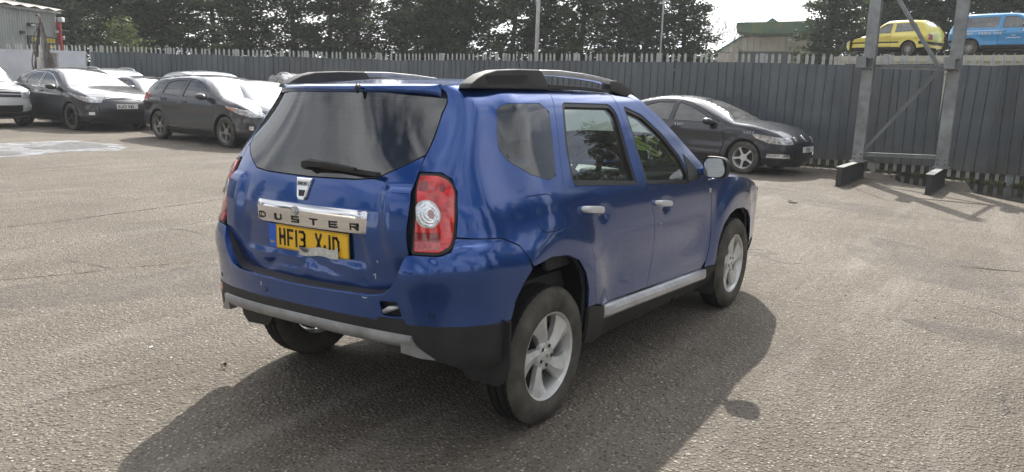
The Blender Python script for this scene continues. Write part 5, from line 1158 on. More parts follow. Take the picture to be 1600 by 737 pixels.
def crackline(pts, w0, seed):
    rr = random.Random(seed); L_, R_ = [], []
    P = [Vector((*gpx(*q), 0)) for q in pts]; Q = []
    for a, c in zip(P, P[1:]):
        n_ = max(2, int((c-a).length/.06)); Q += [a.lerp(c, i/n_) for i in range(n_)]
    Q.append(P[-1]); off = 0; V = []; F = []
    for i, q in enumerate(Q):
        d = (Q[min(i+1, len(Q)-1)]-Q[max(i-1, 0)]).normalized(); n_ = Vector((-d.y, d.x, 0)); off = off*.85+rr.uniform(-.010, .010); w = w0*rr.uniform(.15, 1.3)*(math.sin(PI*min(1, max(.02, (i+1)/len(Q))))**.3)
        for k in (-1, 1): v = q+n_*(off+k*w/2); V.append((v.x, v.y, .005))
    for i in range(len(Q)-1): F.append((2*i, 2*i+2, 2*i+3, 2*i+1))
    tag(link('tarmac_joint', mesh('tarmac_joint', V, F), m_joint), kind='structure')
m_joint = fade_mat('joint_dark', (.045, .038, .032), .9, .2, 9, .30, .42)  # the joints' own dark colour, broken up in places
crackline([(-60, 364), (60, 350), (150, 339), (260, 324), (358, 311)], .022, 1); crackline([(-40, 441), (40, 434), (110, 428), (175, 420)], .018, 2); crackline([(95, 404), (140, 412), (172, 420), (250, 414), (340, 405)], .010, 3)
crackline([(0, 640), (90, 622), (160, 606), (250, 590), (330, 578)], .006, 4); crackline([(1500, 415), (1550, 420), (1600, 424)], .03, 6); crackline([(1280, 262), (1340, 296), (1395, 318)], .02, 7)
sheet('oil_stain', blob(.75, 2.6, 1.5, .62, -.55, seed=3), .004, fade_mat('stain', (.12, .105, .092), .75, .4, 1.7, .36, 1.05))
sheet('oil_stain', blob(5.5, -1.9, 1.3, .5, .8, seed=5), .004, MATS['stain'])
sheet('oil_stain', blob(3.0, -3.1, .8, .35, 1.3, seed=8), .005, MATS['stain'])
sheet('oil_stain', blob(9.6, .2, 2.0, .55, 1.2, seed=11), .004, MATS['stain'])
# loose chippings
rr_ = random.Random(5); V = []; Fc = []
for k in range(5200):
    D = 1.6+abs(rr_.gauss(0, 1))*4.5 if k < 4200 else rr_.uniform(6, 20); a = rr_.uniform(-.06, 1.25); x, y = CAM[0]+D*math.cos(a), CAM[1]+D*math.sin(a)
    s = rr_.choice((.0025, .003, .004, .005, .007 if k % 5 == 0 else .004))*(1 if D < 6 else 1.6); rz = rr_.uniform(0, 6.28); i = len(V)
    P = [(1, 0, 0), (0, .8, 0), (-1, .1, 0), (0, -.7, 0), (.1, .1, .8), (-.1, -.1, -.3)]
    for p in P: px_, py_ = p[0]*s*rr_.uniform(.8, 1.3), p[1]*s*rr_.uniform(.7, 1.2); V.append((x+px_*math.cos(rz)-py_*math.sin(rz), y+px_*math.sin(rz)+py_*math.cos(rz), p[2]*s+s*.3))
    Fc += [(i, i+1, i+4), (i+1, i+2, i+4), (i+2, i+3, i+4), (i+3, i, i+4)]
me = mesh('gravel', V, Fc); o = link('gravel', me, mat('gravel_stone', (.30, .28, .25), .8, var=(3.0, .5))); tag(o, kind='stuff')
# dead leaf, bits of rubbish
def leaf(x, y, s, m, lab, rz=0):
    b = MB(); rows = []
    for i in range(7):
        t = i/6; w = s*.35*math.sin(PI*min(1, t*1.05+.02)); rows.append([(s*(t-.5), -w, .006+.02*s*5*t*(1-t)+.012*abs(math.sin(t*5))), (s*(t-.5), 0, .004+.010*math.sin(t*4)), (s*(t-.5), w, .010+.018*t)])
    b.loft(rows); o = b.build('leaf', m, smooth=True); o.location = (x, y, .004); o.rotation_euler = (0, 0, rz); tag(o, lab, 'leaf')
m_leaf = mat('dead_leaf', (.055, .038, .024), .8, var=(40, .3))
leaf(*gpx(1238, 317), .20, m_leaf, 'dark curled leaf lying alone on the pale ground right of the blue car', .9)
leaf(*gpx(350, 575), .045, m_leaf, 'small dark leaf on the sunny ground left of the car shadow', .3)
m_white_bit = mat('white_scrap', (.7, .7, .68), .7)
bz = MB(); bz.box((0, 0, .012), (.05, .03, .006), Matrix.Rotation(.3, 3, 'X')).box((.02, .012, .016), (.02, .03, .004), Matrix.Rotation(-.5, 3, 'Y')); o = bz.build('paper_scrap', m_white_bit); o.scale = (.4, .4, .4); o.location = (*gpx(236, 542), .0); tag(o, 'tiny white paper scrap on the ground in the left foreground', 'litter')

def wpt(px, py, D):
    d = Vector(CF)+Vector(CR)*((px-800)/1223.18)-Vector(CU)*((py-368.5)/1223.18); k = D/math.hypot(d.x, d.y); return Vector((CAM[0]+d.x*k, CAM[1]+d.y*k, CAM[2]+d.z*k))
# ------------------------------------------------------------------ fence
m_sheet = mat('slate_cladding', (.072, .088, .102), .42, coat=.15, var=(1.3, .22), bump=(3, .35, .01))
t_ = m_sheet.node_tree; oi = t_.nodes.new('ShaderNodeObjectInfo'); pr_ = t_.nodes['Principled BSDF']; lk_ = pr_.inputs['Base Color'].links[0].from_socket
mr_ = t_.nodes.new('ShaderNodeMapRange'); mr_.inputs['To Min'].default_value = .80; mr_.inputs['To Max'].default_value = 1.22; t_.links.new(oi.outputs['Random'], mr_.inputs[0])
vs_ = t_.nodes.new('ShaderNodeVectorMath'); vs_.operation = 'SCALE'; t_.links.new(lk_, vs_.inputs[0]); t_.links.new(mr_.outputs[0], vs_.inputs[3])
sz_ = t_.nodes.new('ShaderNodeSeparateXYZ'); tc_ = t_.nodes.new('ShaderNodeTexCoord'); t_.links.new(tc_.outputs['Object'], sz_.inputs[0]); dn_ = t_.nodes.new('ShaderNodeTexNoise'); dn_.inputs['Scale'].default_value = 5; dn_.inputs['Detail'].default_value = 7; t_.links.new(tc_.outputs['Object'], dn_.inputs['Vector'])
hz_ = t_.nodes.new('ShaderNodeMapRange'); hz_.inputs['From Max'].default_value = .55; hz_.inputs['To Min'].default_value = .9; hz_.inputs['To Max'].default_value = .08; t_.links.new(sz_.outputs[2], hz_.inputs[0])
mu_ = t_.nodes.new('ShaderNodeMath'); mu_.operation = 'MULTIPLY'; t_.links.new(hz_.outputs[0], mu_.inputs[0]); t_.links.new(dn_.outputs['Fac'], mu_.inputs[1])
mm_ = t_.nodes.new('ShaderNodeMix'); mm_.data_type = 'RGBA'; mm_.inputs['B'].default_value = (.16, .14, .11, 1); t_.links.new(mu_.outputs[0], mm_.inputs['Factor']); t_.links.new(vs_.outputs[0], mm_.inputs['A']); t_.links.new(mm_.outputs['Result'], pr_.inputs['Base Color'])
m_galv = mat('galvanised_steel', (.36, .37, .37), .48, metal=.45, var=(6, .25))
m_galv_l = mat('pale_galvanised', (.46, .47, .46), .5, metal=.3, var=(4, .22))
fence = empty('palisade_fence', (15.2, 3.6, 0)); fo = Vector((15.2, 3.6, 0))
tag(fence, 'long dark corrugated sheet fence with grey steel pales sticking up behind it', 'fence')
FP = [(11.95, 25.75), (12.7, 24.3), (14.5, 20.0), (16.4, 14.9), (15.85, 9.6), (15.30, 6.0), (15.17, 3.6), (15.25, 1.0), (15.05, -.6), (14.62, -2.2), (13.9, -5.0), (13.0, -8.2)]
cum = [0]
for a, c in zip(FP, FP[1:]): cum.append(cum[-1]+math.dist(a, c))
def fpt(s, off=0):
    s = min(max(s, 0), cum[-1]-1e-6); k = max(i for i in range(len(cum)-1) if cum[i] <= s); t = (s-cum[k])/(cum[k+1]-cum[k]); a, c = Vector(FP[k]), Vector(FP[k+1]); d = (c-a).normalized(); n = Vector((d.y, -d.x))
    if n.x > 0: n = -n           # towards the yard
    p = a+(c-a)*t+n*off; return Vector((p.x, p.y, 0)), Vector((d.x, d.y, 0)), Vector((n.x, n.y, 0))
SHW = 1.0; ribs = []
prof_ = []
for k in range(5): prof_ += [(k*.2, 0), (k*.2+.150, 0), (k*.2+.162, .028), (k*.2+.188, .028)]
prof_.append((1.02, 0))
def sheet_mesh(h):
    V = []; F = []
    for z in (0, h):
        for u, v in prof_: V.append((u, v, z))
    n = len(prof_)
    for i in range(n-1): F.append((i, i+1, n+i+1, n+i))
    me = mesh('cladding_sheet', V, F); me.materials.append(m_sheet); return me
SM = sheet_mesh(2.05); s = 0; k = 0; rr_ = random.Random(2)
while s < cum[-1]-.5:
    p, d, n = fpt(s); p2, _, _ = fpt(min(s+SHW, cum[-1]-.01)); d = (p2-p).normalized(); n = Vector((d.y, -d.x, 0)); n = -n if n.x > 0 else n
    o = bpy.data.objects.new('cladding_sheet', SM); COL.objects.link(o); o.parent = fence
    up = (Vector((0, 0, 1))+d*rr_.uniform(-.022, .03)+n*rr_.uniform(-.012, .012)).normalized(); dd = (d-up*d.dot(up)).normalized(); nn_ = dd.cross(up); nn_ = -nn_ if nn_.dot(n) < 0 else nn_
    Mx = Matrix(((dd.x, nn_.x, up.x, 0), (dd.y, nn_.y, up.y, 0), (dd.z, nn_.z, up.z, 0), (0, 0, 0, 1)))
    Mx.translation = p-fo+n*(.05+.006*(k % 2))+Vector((0, 0, .215+rr_.uniform(-.015, .015))); o.matrix_local = Mx; s += SHW*.985; k += 1
def pale_mesh(h, w=.068):
    x = [(-w/2, .0), (-w/4, .016), (0, .004), (w/4, .016), (w/2, .0)]; V = []; F = []
    for z in (.06, h-.13): V += [(a, -b_, z) for a, b_ in x]
    V += [(-w*.42, -.004, h-.035), (-w*.22, -.013, h-.06), (0, -.004, h), (w*.22, -.013, h-.06), (w*.42, -.004, h-.035)]
    for r in (0, 5):
        for i in range(4): F.append((r+i, r+i+1, r+i+6, r+i+5))
    me = mesh('pale', V, F); me.materials.append(m_galv_l); sol = [(a, b_+.004, c_) for a, b_, c_ in V]
    me2 = mesh('pale', V+sol, F+[tuple(i+15 for i in f[::-1]) for f in F]); me2.materials.append(m_galv_l); return me2
PM = pale_mesh(2.50); s = -3.6; WD = [(10.35, 29.75), (11.95, 25.75)]
npale = 0
while s < cum[-1]-.1:
    if s >= 0: p, d, n = fpt(s, -.03)
    else:
        a, c = Vector(FP[0]), Vector(WD[0]); d2 = (c-a).normalized(); q = a+d2*(-s); d = Vector((-d2.x, -d2.y, 0)); n = Vector((d.y, -d.x, 0)); n = -n if n.x > 0 else n; p = Vector((q.x, q.y, 0))-n*.10
    o = bpy.data.objects.new('pale', PM); COL.objects.link(o); o.parent = fence; o.location = p-fo; ang = math.atan2(d.y, d.x); o.rotation_euler = (rr_.uniform(-.015, .015), rr_.uniform(-.02, .02), ang+(PI if n.dot(Vector((math.sin(ang), -math.cos(ang), 0))) < 0 else 0)); s += .175; npale += 1
s = .4
while s < cum[-1]:
    p, d, n = fpt(s, -.09); MB().box((0, 0, 1.24), (.11, .10, 2.48), Matrix.Rotation(math.atan2(d.y, d.x), 3, 'Z')).build('fence_post', m_galv, fence).location = p-fo; s += 2.6
for z in (.42, 2.08):
    b = MB()
    for a, c in zip(FP, FP[1:]):
        pa, da, na = fpt(cum[FP.index(a)]+.01, -.055); pc, dc, nc = fpt(cum[FP.index(c)]-.01, -.055); b.bar(pa+Vector((0, 0, z))-fo, pc+Vector((0, 0, z))-fo, .045, .045)
    b.build('fence_rail', m_galv, fence)
# dark bank added behind the fence, hiding lit ground under the sheets
rows = []
for k_ in range(60):
    p, d, n = fpt(cum[-1]*k_/59); hh = .34+.05*math.sin(k_*1.7)+.03*math.sin(k_*.6)
    rows.append([tuple(p-n*q+Vector((0, 0, z))) for q, z in ((.16, -.01), (.24, hh*.8), (.45, hh), (.9, hh*.9), (1.6, -.01))])
b = MB(); b.loft(rows); tag(b.build('added_dark_bank', mat('dark_bank_fill', (.030, .026, .020), .95, var=(3, .4), bump=(12, .8, .05)), smooth=True), kind='structure')
# white hoarding at the left end
hd = empty('white_hoarding', (*WD[1], 0)); tag(hd, 'white panel hoarding behind the black hatchback at the far left', 'hoarding')
a = Vector((7.6, 36.4, 0)); c = Vector((11.72, 25.62, 0)); dv = c-a; n_ = 5; m_white = mat('white_board', (.60, .62, .68), .6, var=(1.2, .12), bump=(2, .3, .01))
for i in range(n_):
    p0, p1 = a+dv*(i/n_), a+dv*((i+1)/n_); MB().bar(p0+Vector((0, 0, 1.13))-Vector((*WD[1], 0)), p1+Vector((0, 0, 1.13))-Vector((*WD[1], 0))-dv.normalized()*.012, .05+.006*(i % 2), 2.26).build('hoarding_panel', m_white, hd)
rw = random.Random(12); V = []; F = []
for k in range(420):
    p, d, n = fpt(rw.uniform(14, cum[-1])); q = p+n*rw.uniform(-.05, .16)
    for j in range(7):
        a = rw.uniform(0, 6.28); h = rw.uniform(.04, .17); w = .008; i = len(V); c_, s_ = math.cos(a), math.sin(a); l_ = h*.5
        V += [(q.x-s_*w, q.y+c_*w, 0), (q.x+s_*w, q.y-c_*w, 0), (q.x+c_*l_, q.y+s_*l_, h)]; F.append((i, i+1, i+2))
tag(link('weeds', mesh('weeds', V, F), mat('weed_green', (.10, .12, .04), .8, var=(2, .4))), kind='stuff')
# ------------------------------------------------------------------ steel frame standing by the fence
gf = empty('steel_frame', (13.3, -.4, 0)); go = Vector((13.3, -.4, 0)); tag(gf, 'tall grey galvanised steel frame with diagonal braces and dark foot beams against the fence', 'steel frame')
m_beam = mat('grey_painted_steel', (.25, .265, .27), .5, metal=.35, var=(3.5, .28), bump=(9, .3, .004)); m_foot = mat('dark_foot_beam', (.035, .036, .036), .6, var=(5, .4))
m_foot_top = mat('foot_beam_top', (.20, .21, .20), .6, var=(6, .4))
def ibeam(b, p, q, w, h, t=.012, side=Vector((1, 0, 0))):
    p, q = Vector(p), Vector(q); d = (q-p).normalized(); sd_ = (side-d*side.dot(d)).normalized(); nr = d.cross(sd_)
    for k in (-1, 1): b.bar(p+sd_*k*(h/2-t/2), q+sd_*k*(h/2-t/2), w, t, up=sd_)
    b.bar(p, q, t, h-2*t, up=sd_)
for y_ in (.27, -1.17):
    for k, (sx, sy, ln) in enumerate(((0, 0, 0),)):
        b = MB(); ibeam(b, (0, y_+.4, .34), (0, y_+.4, 4.15), .20, .20, .014, Vector((1, 0, 0))); b.build('column', m_beam, gf)
    MB().box((-.0, y_+.4, 1.62), (.215, .215, .012)).build('joint_plate', m_beam, gf)
    b = MB()
    for z_ in (.42, .50, 2.10, 2.30):
        for dy in (-.06, .06): b.tube([(-.10, y_+.4+dy, z_), (-.125, y_+.4+dy, z_)], .016, 6)
    b.build('bolt_heads', mat('rusty_bolt', (.16, .08, .045), .8) if 'rusty_bolt' not in MATS else MATS['rusty_bolt'], gf)
    b = MB(); b.box((-.55, y_+.4-.0, .175), (2.10, .085, .33)); ft = b.build('foot_beam', m_foot, gf, bevel=.006)
    MB().box((-.55, y_+.4, .346), (2.10, .13, .012)).build('beam_flange', m_foot_top, ft); MB().box((-.55, y_+.4, .008), (2.10, .15, .012)).build('beam_flange', m_foot, ft)
    MB().box((-.02, y_+.4, .36), (.30, .26, .018)).build('base_plate', m_beam, gf)
    b = MB(); ibeam(b, (-.62, y_+.4+.03, 2.22), (-.08, y_+.4+.03, 2.20), .15, .19, .012, Vector((0, 0, 1))); b.box((-.628, y_+.43, 2.22), (.012, .17, .20)); b.build('stub_bracket', m_beam, gf)
for (p, q, w) in (((-.02, .60, 2.16), (-.02, -.70, 2.14), .075), ((-.04, .58, .50), (-.04, -.72, .54), .07)): 
    b = MB(); b.bar(p, q, .012, w).bar(Vector(p)+Vector((-.03, 0, w/2)), Vector(q)+Vector((-.03, 0, w/2)), .07, .01); b.build('cross_rail', m_beam, gf)
b = MB(); b.bar((-.05, .60, .55), (-.05, -.52, 2.10), .010, .055).bar((-.08, .60, .58), (-.08, -.52, 2.13), .06, .010); b.build('brace', m_beam, gf)
b = MB(); b.bar((-.05, -.56, 2.10), (-.05, .60, 3.85), .012, .075).bar((-.085, -.56, 2.14), (-.085, .60, 3.89), .075, .012); b.build('brace', m_beam, gf)
# ------------------------------------------------------------------ poles
def pole(px, py, off, r0, r1, h, nm, lab, m_=None, cat='pole'):
    d = Vector(CF)+Vector(CR)*((px-800)/1223.18)-Vector(CU)*((py-368.5)/1223.18); t = (2.3-CAM[2])/d.z if off is None else off/math.hypot(d.x, d.y); x, y = CAM[0]+d.x*t, CAM[1]+d.y*t
    b = MB(); b.tube([(0, 0, 0), (0, 0, h*.4), (.0, 0, h)], [r0, (r0+r1)/2, r1], 12); o = b.build(nm, m_ or m_galv_l, None, True); o.location = (x, y, 0); tag(o, lab, cat); return o
pole(838, 93, 22.6, .062, .05, 8.5, 'lamp_post', 'thick pale grey steel post rising behind the middle of the fence')
pole(1031.5, 88, 22.8, .028, .02, 7.5, 'thin_pole', 'thin steel pole rising behind the fence left of the open sky', m_galv)
# overhead wire with its two wooden poles off to the sides
P0, P1, Pm = wpt(1060, 17, 62), wpt(1262, 12, 54), wpt(1160, 24.5, 58); pts = []
e_ = (P1-P0)
for t in np.linspace(-.3, 1.5, 26): q = P0+e_*t; q.z = P0.z*(1-t)+P1.z*t-(4*t*(1-t))*((P0.z+P1.z)/2-Pm.z); pts.append(q)
b = MB(); b.tube([p-pts[0] for p in pts], .016, 5); o = b.build('overhead_wire', mat('wire_grey', (.10, .10, .10), .6)); o.location = pts[0]; tag(o, 'thin sagging overhead wire crossing the open patch of sky', 'wire')
for q in (pts[0], pts[-1]):
    b = MB(); b.tube([(0, 0, 0), (0, 0, q.z+.3)], [.14, .10], 10); o = b.build('utility_pole', mat('pole_wood', (.09, .07, .055), .85) if 'pole_wood' not in MATS else MATS['pole_wood']); o.location = (q.x, q.y, 0); tag(o, 'wooden utility pole holding the %s end of the overhead wire' % ('left' if q is pts[0] else 'right'), 'pole')
# ------------------------------------------------------------------ shed at the far left
m_shed = mat('grey_shed_cladding', (.40, .43, .42), .55, var=(1.0, .15)); m_shroof = mat('old_cement_roof', (.55, .52, .46), .85, var=(.8, .2)); m_redtrim = mat('red_trim', (.50, .05, .05), .5)
sc0 = Vector(at_px(113, 46)); dl = (Vector(at_px(0, 42.5))-sc0).normalized(); dn = Vector((-dl.y, dl.x, 0)); dn = dn if dn.dot(sc0) > 0 else -dn
shed = empty('metal_shed', sc0); tag(shed, 'grey corrugated metal shed with black and yellow sign and pale roof behind the white hoarding', 'building')
Lw = 26; He = 4.42
rows = []
n = int(Lw/.15)
V = []; F = []
for i in range(n*2+1):
    u = i*.075; off = .03*(1 if (i//1) % 2 else 0)
    for z in (0, He): q = dl*u-dn*off; V.append((q.x, q.y, z))
for i in range(n*2): F.append((2*i, 2*i+2, 2*i+3, 2*i+1))
link('front_wall', mesh('front_wall', V, F), m_shed, shed)
MB().add([tuple(Vector((0, 0, 0))), tuple(dn*16), tuple(dn*16+Vector((0, 0, He))), (0, 0, He)], [(0, 1, 2, 3)]).build('side_wall', m_shed, shed)
MB().add([tuple(dn*16), tuple(dn*16+dl*Lw), tuple(dn*16+dl*Lw+Vector((0, 0, He))), tuple(dn*16+Vector((0, 0, He)))], [(0, 1, 2, 3)]).build('back_wall', m_shed, shed)
V = []; F = []; nr = 120
for i in range(nr+1):
    u = -.25+(Lw+.25)*i/nr; w_ = .045*math.sin(i*PI/2*1.0) if i % 2 else 0
    a = dl*u-dn*.35+Vector((0, 0, He+.02+w_)); r0 = dl*max(u, 3.4+.0)+dn*8+Vector((0, 0, He+1.35+w_)); b2 = dl*u+dn*16.3+Vector((0, 0, He+.02+w_)); V += [tuple(a), tuple(r0), tuple(b2)]
for i in range(nr): F += [(3*i, 3*i+3, 3*i+4, 3*i+1), (3*i+1, 3*i+4, 3*i+5, 3*i+2)]
V += [tuple(-dl*.25+dn*8+Vector((0, 0, He+.02)))]; link('roof', mesh('roof', V, F+[(0, 1, len(V)-1), (1, 2, len(V)-1)]), m_shroof, shed)
MB().bar(Vector((0, 0, He-.08))-dn*.12-dl*.2, dl*Lw-dn*.12+Vector((0, 0, He-.08)), .12, .10).build('gutter', m_galv, shed)
MB().box(-dl*.06-dn*.10+Vector((0, 0, He/2-.25)), (.09, .22, He-.5), Matrix.Rotation(math.atan2(dl.y, dl.x), 3, 'Z')).build('corner_trim', m_redtrim, shed)
MB().box(-dl*.02-dn*.28+Vector((0, 0, He-.42)), (.40, .22, .22), Matrix.Rotation(math.atan2(dl.y, dl.x)+.3, 3, 'Z')).build('floodlight', m_white, shed, bevel=.03)
def shp(px, py):  # point on the shed's front wall plane
    d = Vector(CF)+Vector(CR)*((px-800)/1223.18)-Vector(CU)*((py-368.5)/1223.18); o_ = Vector(CAM); t = (sc0-dn*.08-o_).dot(dn)/d.dot(dn); return o_+d*t-sc0
c1, c2, c3 = shp(43, 56), shp(89, 60), shp(45, 73)
rt = (c2-c1); rt.z = 0; wd_ = rt.length; rt.normalize(); hh_ = c1.z-c3.z; cc = (c1+c2)/2; cc.z = c1.z-hh_/2-.03
Rz = Matrix.Rotation(math.atan2(rt.y, rt.x), 3, 'Z'); sgn = MB().box(cc, (wd_, .06, hh_+.1), Rz).build('sign_board', m_ink, shed)
fr_ = Rz @ Vector((0, -1, 0)); fr_ = fr_ if fr_.dot(-dn) > 0 else -fr_
m_yel = mat('sign_yellow', (.80, .62, .03), .5)
b = MB(); glyphs(b, 'MV TYRES', cc-rt*(wd_*.40)+fr_*.035+Vector((0, 0, .02)), rt, (0, 0, 1), hh_*.40, wd_*.085, wd_*.022, .085, .01, .6); b.build('sign_lettering', m_yel, sgn)
b = MB(); glyphs(b, 'TRACK', cc-rt*(wd_*.45)+fr_*.035+Vector((0, 0, -hh_*.48)), rt, (0, 0, 1), hh_*.24, wd_*.055, wd_*.012, .05, .01, .6); glyphs(b, 'RING', cc+rt*(wd_*.20)+fr_*.035+Vector((0, 0, -hh_*.48)), rt, (0, 0, 1), hh_*.24, wd_*.055, wd_*.012, .05, .01, .6); b.build('sign_lettering', m_yel, sgn)
for (px, py, w_, h_, mm) in ((48, 39, .46, .16, m_grille), (33, 51, .22, .14, m_grille), (66, 49, .10, .14, m_white), (87, 50, .10, .12, m_white), (97, 60, .12, .16, m_galv)):
    p_ = shp(px, py); o = MB().box(p_+fr_*.06, (w_, .14, h_), Rz).build('wall_light' if px < 50 else 'wall_box', mm, shed, bevel=.01)
    if px == 48: MB().box(p_+fr_*.14+Vector((0, 0, -.02)), (w_*.6, .02, h_*.5), Rz).build('lamp_glass', m_white, o)
# ------------------------------------------------------------------ hydraulic grab with hoses in front of the hoarding
gp = Vector(at_px(90, 28.2)); grab = empty('scrap_grab', gp); tag(grab, 'rusty hydraulic scrap grab with looping hoses standing before the white hoarding', 'machine')
m_rust = mat('rusty_steel', (.13, .10, .085), .75, var=(7, .45)); m_hose = mat('hose_grey', (.16, .155, .15), .6)
lat = Vector((CR.x, CR.y, 0)).normalized()
def gq(u, z, dd=0): return lat*u+Vector((0, 0, z))+Vector((CF.x, CF.y, 0)).normalized()*dd
b = MB(); b.bar(gq(-.30, 1.35), gq(-.04, 2.95), .07, .07).bar(gq(.30, 1.35), gq(.02, 2.95), .07, .07).bar(gq(-.05, 1.2, .2), gq(0, 2.9, .05), .08, .08); b.build('grab_arm', m_rust, grab)
for sg in (-1, 1):
    b = MB(); b.loft([[gq(sg*.30, .05), gq(sg*.42, .25), gq(sg*.42, .25, .5), gq(sg*.30, .05, .5)], [gq(sg*.45, .8), gq(sg*.58, .9), gq(sg*.58, .9, .5), gq(sg*.45, .8, .5)], [gq(sg*.28, 1.5), gq(sg*.38, 1.55), gq(sg*.38, 1.55, .5), gq(sg*.28, 1.5, .5)]], True, True); b.build('grab_claw', m_rust, grab)
b = MB(); b.tube([gq(-.02, 1.35, -.1), gq(-.02, 1.95, -.1)], .11, 14).tube([gq(0, 1.9, -.1), gq(.0, 2.3, -.05)], .07, 12).tube([gq(0, 2.3, -.05), gq(-.02, 2.55, 0)], .03, 8); b.build('cylinder', mat('worn_white', (.50, .48, .45), .5, var=(9, .25)), grab, auto=.6)
b = MB(); b.tube([gq(0, 2.9), gq(-.01, 3.1), gq(-.07, 3.22), gq(-.13, 3.18)], .035, 8); b.build('hook', m_rust, grab, True)
for i, (u0, u1, bu) in enumerate(((-.05, -.30, -.28), (.03, .22, .20), (0, .12, .34), (-.02, -.18, -.36))):
    pts = [gq((u0*(1-t)+u1*t+bu*math.sin(PI*t)*.6)*.6, 2.9-1.7*t, -.12+.1*math.sin(t*7+i)) for t in np.linspace(0, 1, 14)]; b = MB(); b.tube(pts, .022, 7); b.build('hose', m_hose, grab, True)
MB().box(gq(.22, 1.05, .1), (.10, .32, 2.1), Matrix.Rotation(math.atan2(lat.y, lat.x)+PI/2, 3, 'Z')).build('back_plate', mat('dull_plate', (.30, .29, .28), .7, var=(4, .3)), grab)
# ------------------------------------------------------------------ container with two small cars on top
ct0 = Vector(at_px(1362, 31.7)); ct1 = Vector(at_px(1534, 30.1)); dvc = (ct1-ct0).normalized(); ang = math.atan2(dvc.y, dvc.x); Lc = 12.2; Zc = wpt(1430, 89, 32).z
cont = empty('shipping_container', ct0, ang); tag(cont, 'cream corrugated container behind the fence with two small cars on its roof', 'container')
m_cream = mat('cream_container', (.50, .48, .38), .6, var=(1.5, .15)); V = []; F = []
def corr(L, n, depth, f):
    V = []; F = []
    for i in range(n+1):
        u = L*i/n; o_ = depth*(1 if (i % 4) in (1, 2) else 0)
        V += [f(u, o_, .25), f(u, o_, Zc-.12)]
    for i in range(n): F.append((2*i, 2*i+2, 2*i+3, 2*i+1))
    return V, F
for nm, (V, F) in (('long_side', corr(Lc, 150, .036, lambda u, o_, z: (u-2.2, o_, z))), ('long_side', corr(Lc, 60, .036, lambda u, o_, z: (u-2.2, 2.44-o_, z))), ('end_wall', corr(2.44, 32, .036, lambda u, o_, z: (-2.2+o_, u, z))), ('end_wall', corr(2.44, 32, .036, lambda u, o_, z: (Lc-2.2-o_, u, z)))):
    link(nm, mesh(nm, V, F), m_cream, cont)
MB().box((Lc/2-2.2, 1.22, Zc-.05), (Lc, 2.44, .10)).build('container_roof', m_cream, cont); MB().box((Lc/2-2.2, -.01, Zc-.12), (Lc+.02, .08, .15)).build('top_rail', m_cream, cont); MB().box((Lc/2-2.2, -.01, .18), (Lc+.02, .08, .16)).build('bottom_rail', m_cream, cont)
for u in (-2.2, Lc-2.2): MB().box((u, .0, Zc/2), (.14, .10, Zc-.02)).build('corner_post', m_cream, cont)
def near_px(px, D, off): p = Vector(at_px(px, D)); return (p.x, p.y, Zc+.0)
nv_ = Vector((-dvc.y, dvc.x, 0)); p_y = Vector(at_px(1360, 32.6))+Vector((0, 0, 0)); p_b = Vector(at_px(1537, 31.0))
r_, _, _, Fy = make_car('estate_car', 'small yellow three door estate car parked on the container roof', 'car', (p_y.x, p_y.y, Zc), ang+PI, yy_); r_.scale = (.91, 1, .92)
r_, _, _, Fb = make_car('small_van', 'small bright blue van with white lettering parked on the container roof', 'van', (p_b.x, p_b.y, Zc), ang, blu); r_.scale = (1.03, 1, .95)
b = MB()   # white lettering on its flank
m_wl = mat('white_lettering', (.75, .78, .80), .5)
for tx_, x0_ in (('TV', -1.40), ('HIRE', -1.17), ('FORCE', -.74), ('AXE', -.28)):
    q_ = MB(); glyphs(q_, tx_, (x0_, -.742, .70), (1, 0, 0), (0, 0, 1), .075, .06, .018, .018, .004); q_.build('lettering', m_wl, r_)
for k in range(22): b.box((-1.42+k*.065, -.735, .83), (.05, .004, .028))
glyphs(b, 'THE', (.20, -.738, .64), (1, 0, 0), (0, 0, 1), .04, .035, .015, .010, .004)
for k in range(7): b.box((.10+k*.06, -.738, .575+.01*(k % 2)), (.045, .004, .03), Matrix.Rotation(-.3, 3, 'Y'))
b.box((.62, -.735, .83), (.18, .004, .09)).box((.82, -.733, .83), (.14, .004, .09)); b.build('van_lettering', m_wl, r_)
# ------------------------------------------------------------------ far building with the green canopy
fb0 = Vector(at_px(1190, 56)); fdir = Vector((CF.x, CF.y, 0)); fdir = (Vector((fb0.x-CAM[0], fb0.y-CAM[1], 0))).normalized(); fl = Vector((fdir.y, -fdir.x, 0)); fang = math.atan2(fl.y, fl.x)
far = empty('trade_building', fb0, fang); tag(far, 'cream clad building with green gable trim and mossy green canopy beyond the fence', 'building')
def fq(px, py, dd=0):
    d = Vector(CF)+Vector(CR)*((px-800)/1223.18)-Vector(CU)*((py-368.5)/1223.18); k = (fb0-Vector((CAM[0], CAM[1], 0))).dot(fdir)/d.dot(fdir); q = Vector((CAM[0], CAM[1], CAM[2]))+d*k
    return ((q-fb0).dot(fl), dd, q.z if py < 130 else 0.0)
m_creamw = mat('cream_cladding', (.72, .70, .62), .7, var=(.8, .12)); m_green = mat('mossy_green', (.035, .12, .095), .7, var=(1.4, .3, (.15, .18, .07))); m_trim = mat('green_trim', (.06, .20, .20), .5); m_brickp = mat('pale_render', (.48, .43, .36), .8, var=(1.5, .2)); m_dkw = mat('dark_opening', (.10, .105, .11), .5)
def tri_wall(pts, d0, d1, nm, mm, par=far):
    b = MB(); n = len(pts); A = [fq(*p, d0) for p in pts]; B = [fq(*p, d1) for p in pts]; b.add(A+B, [tuple(range(n)), tuple(range(2*n-1, n-1, -1))]+[(i, i+n, (i+1) % n+n, (i+1) % n) for i in range(n)]); return b.build(nm, mm, par)
tri_wall([(1118, 140), (1118, 81), (1160, 56), (1166, 55), (1300, 58), (1300, 140)], .6, 14, 'rear_block', m_creamw)
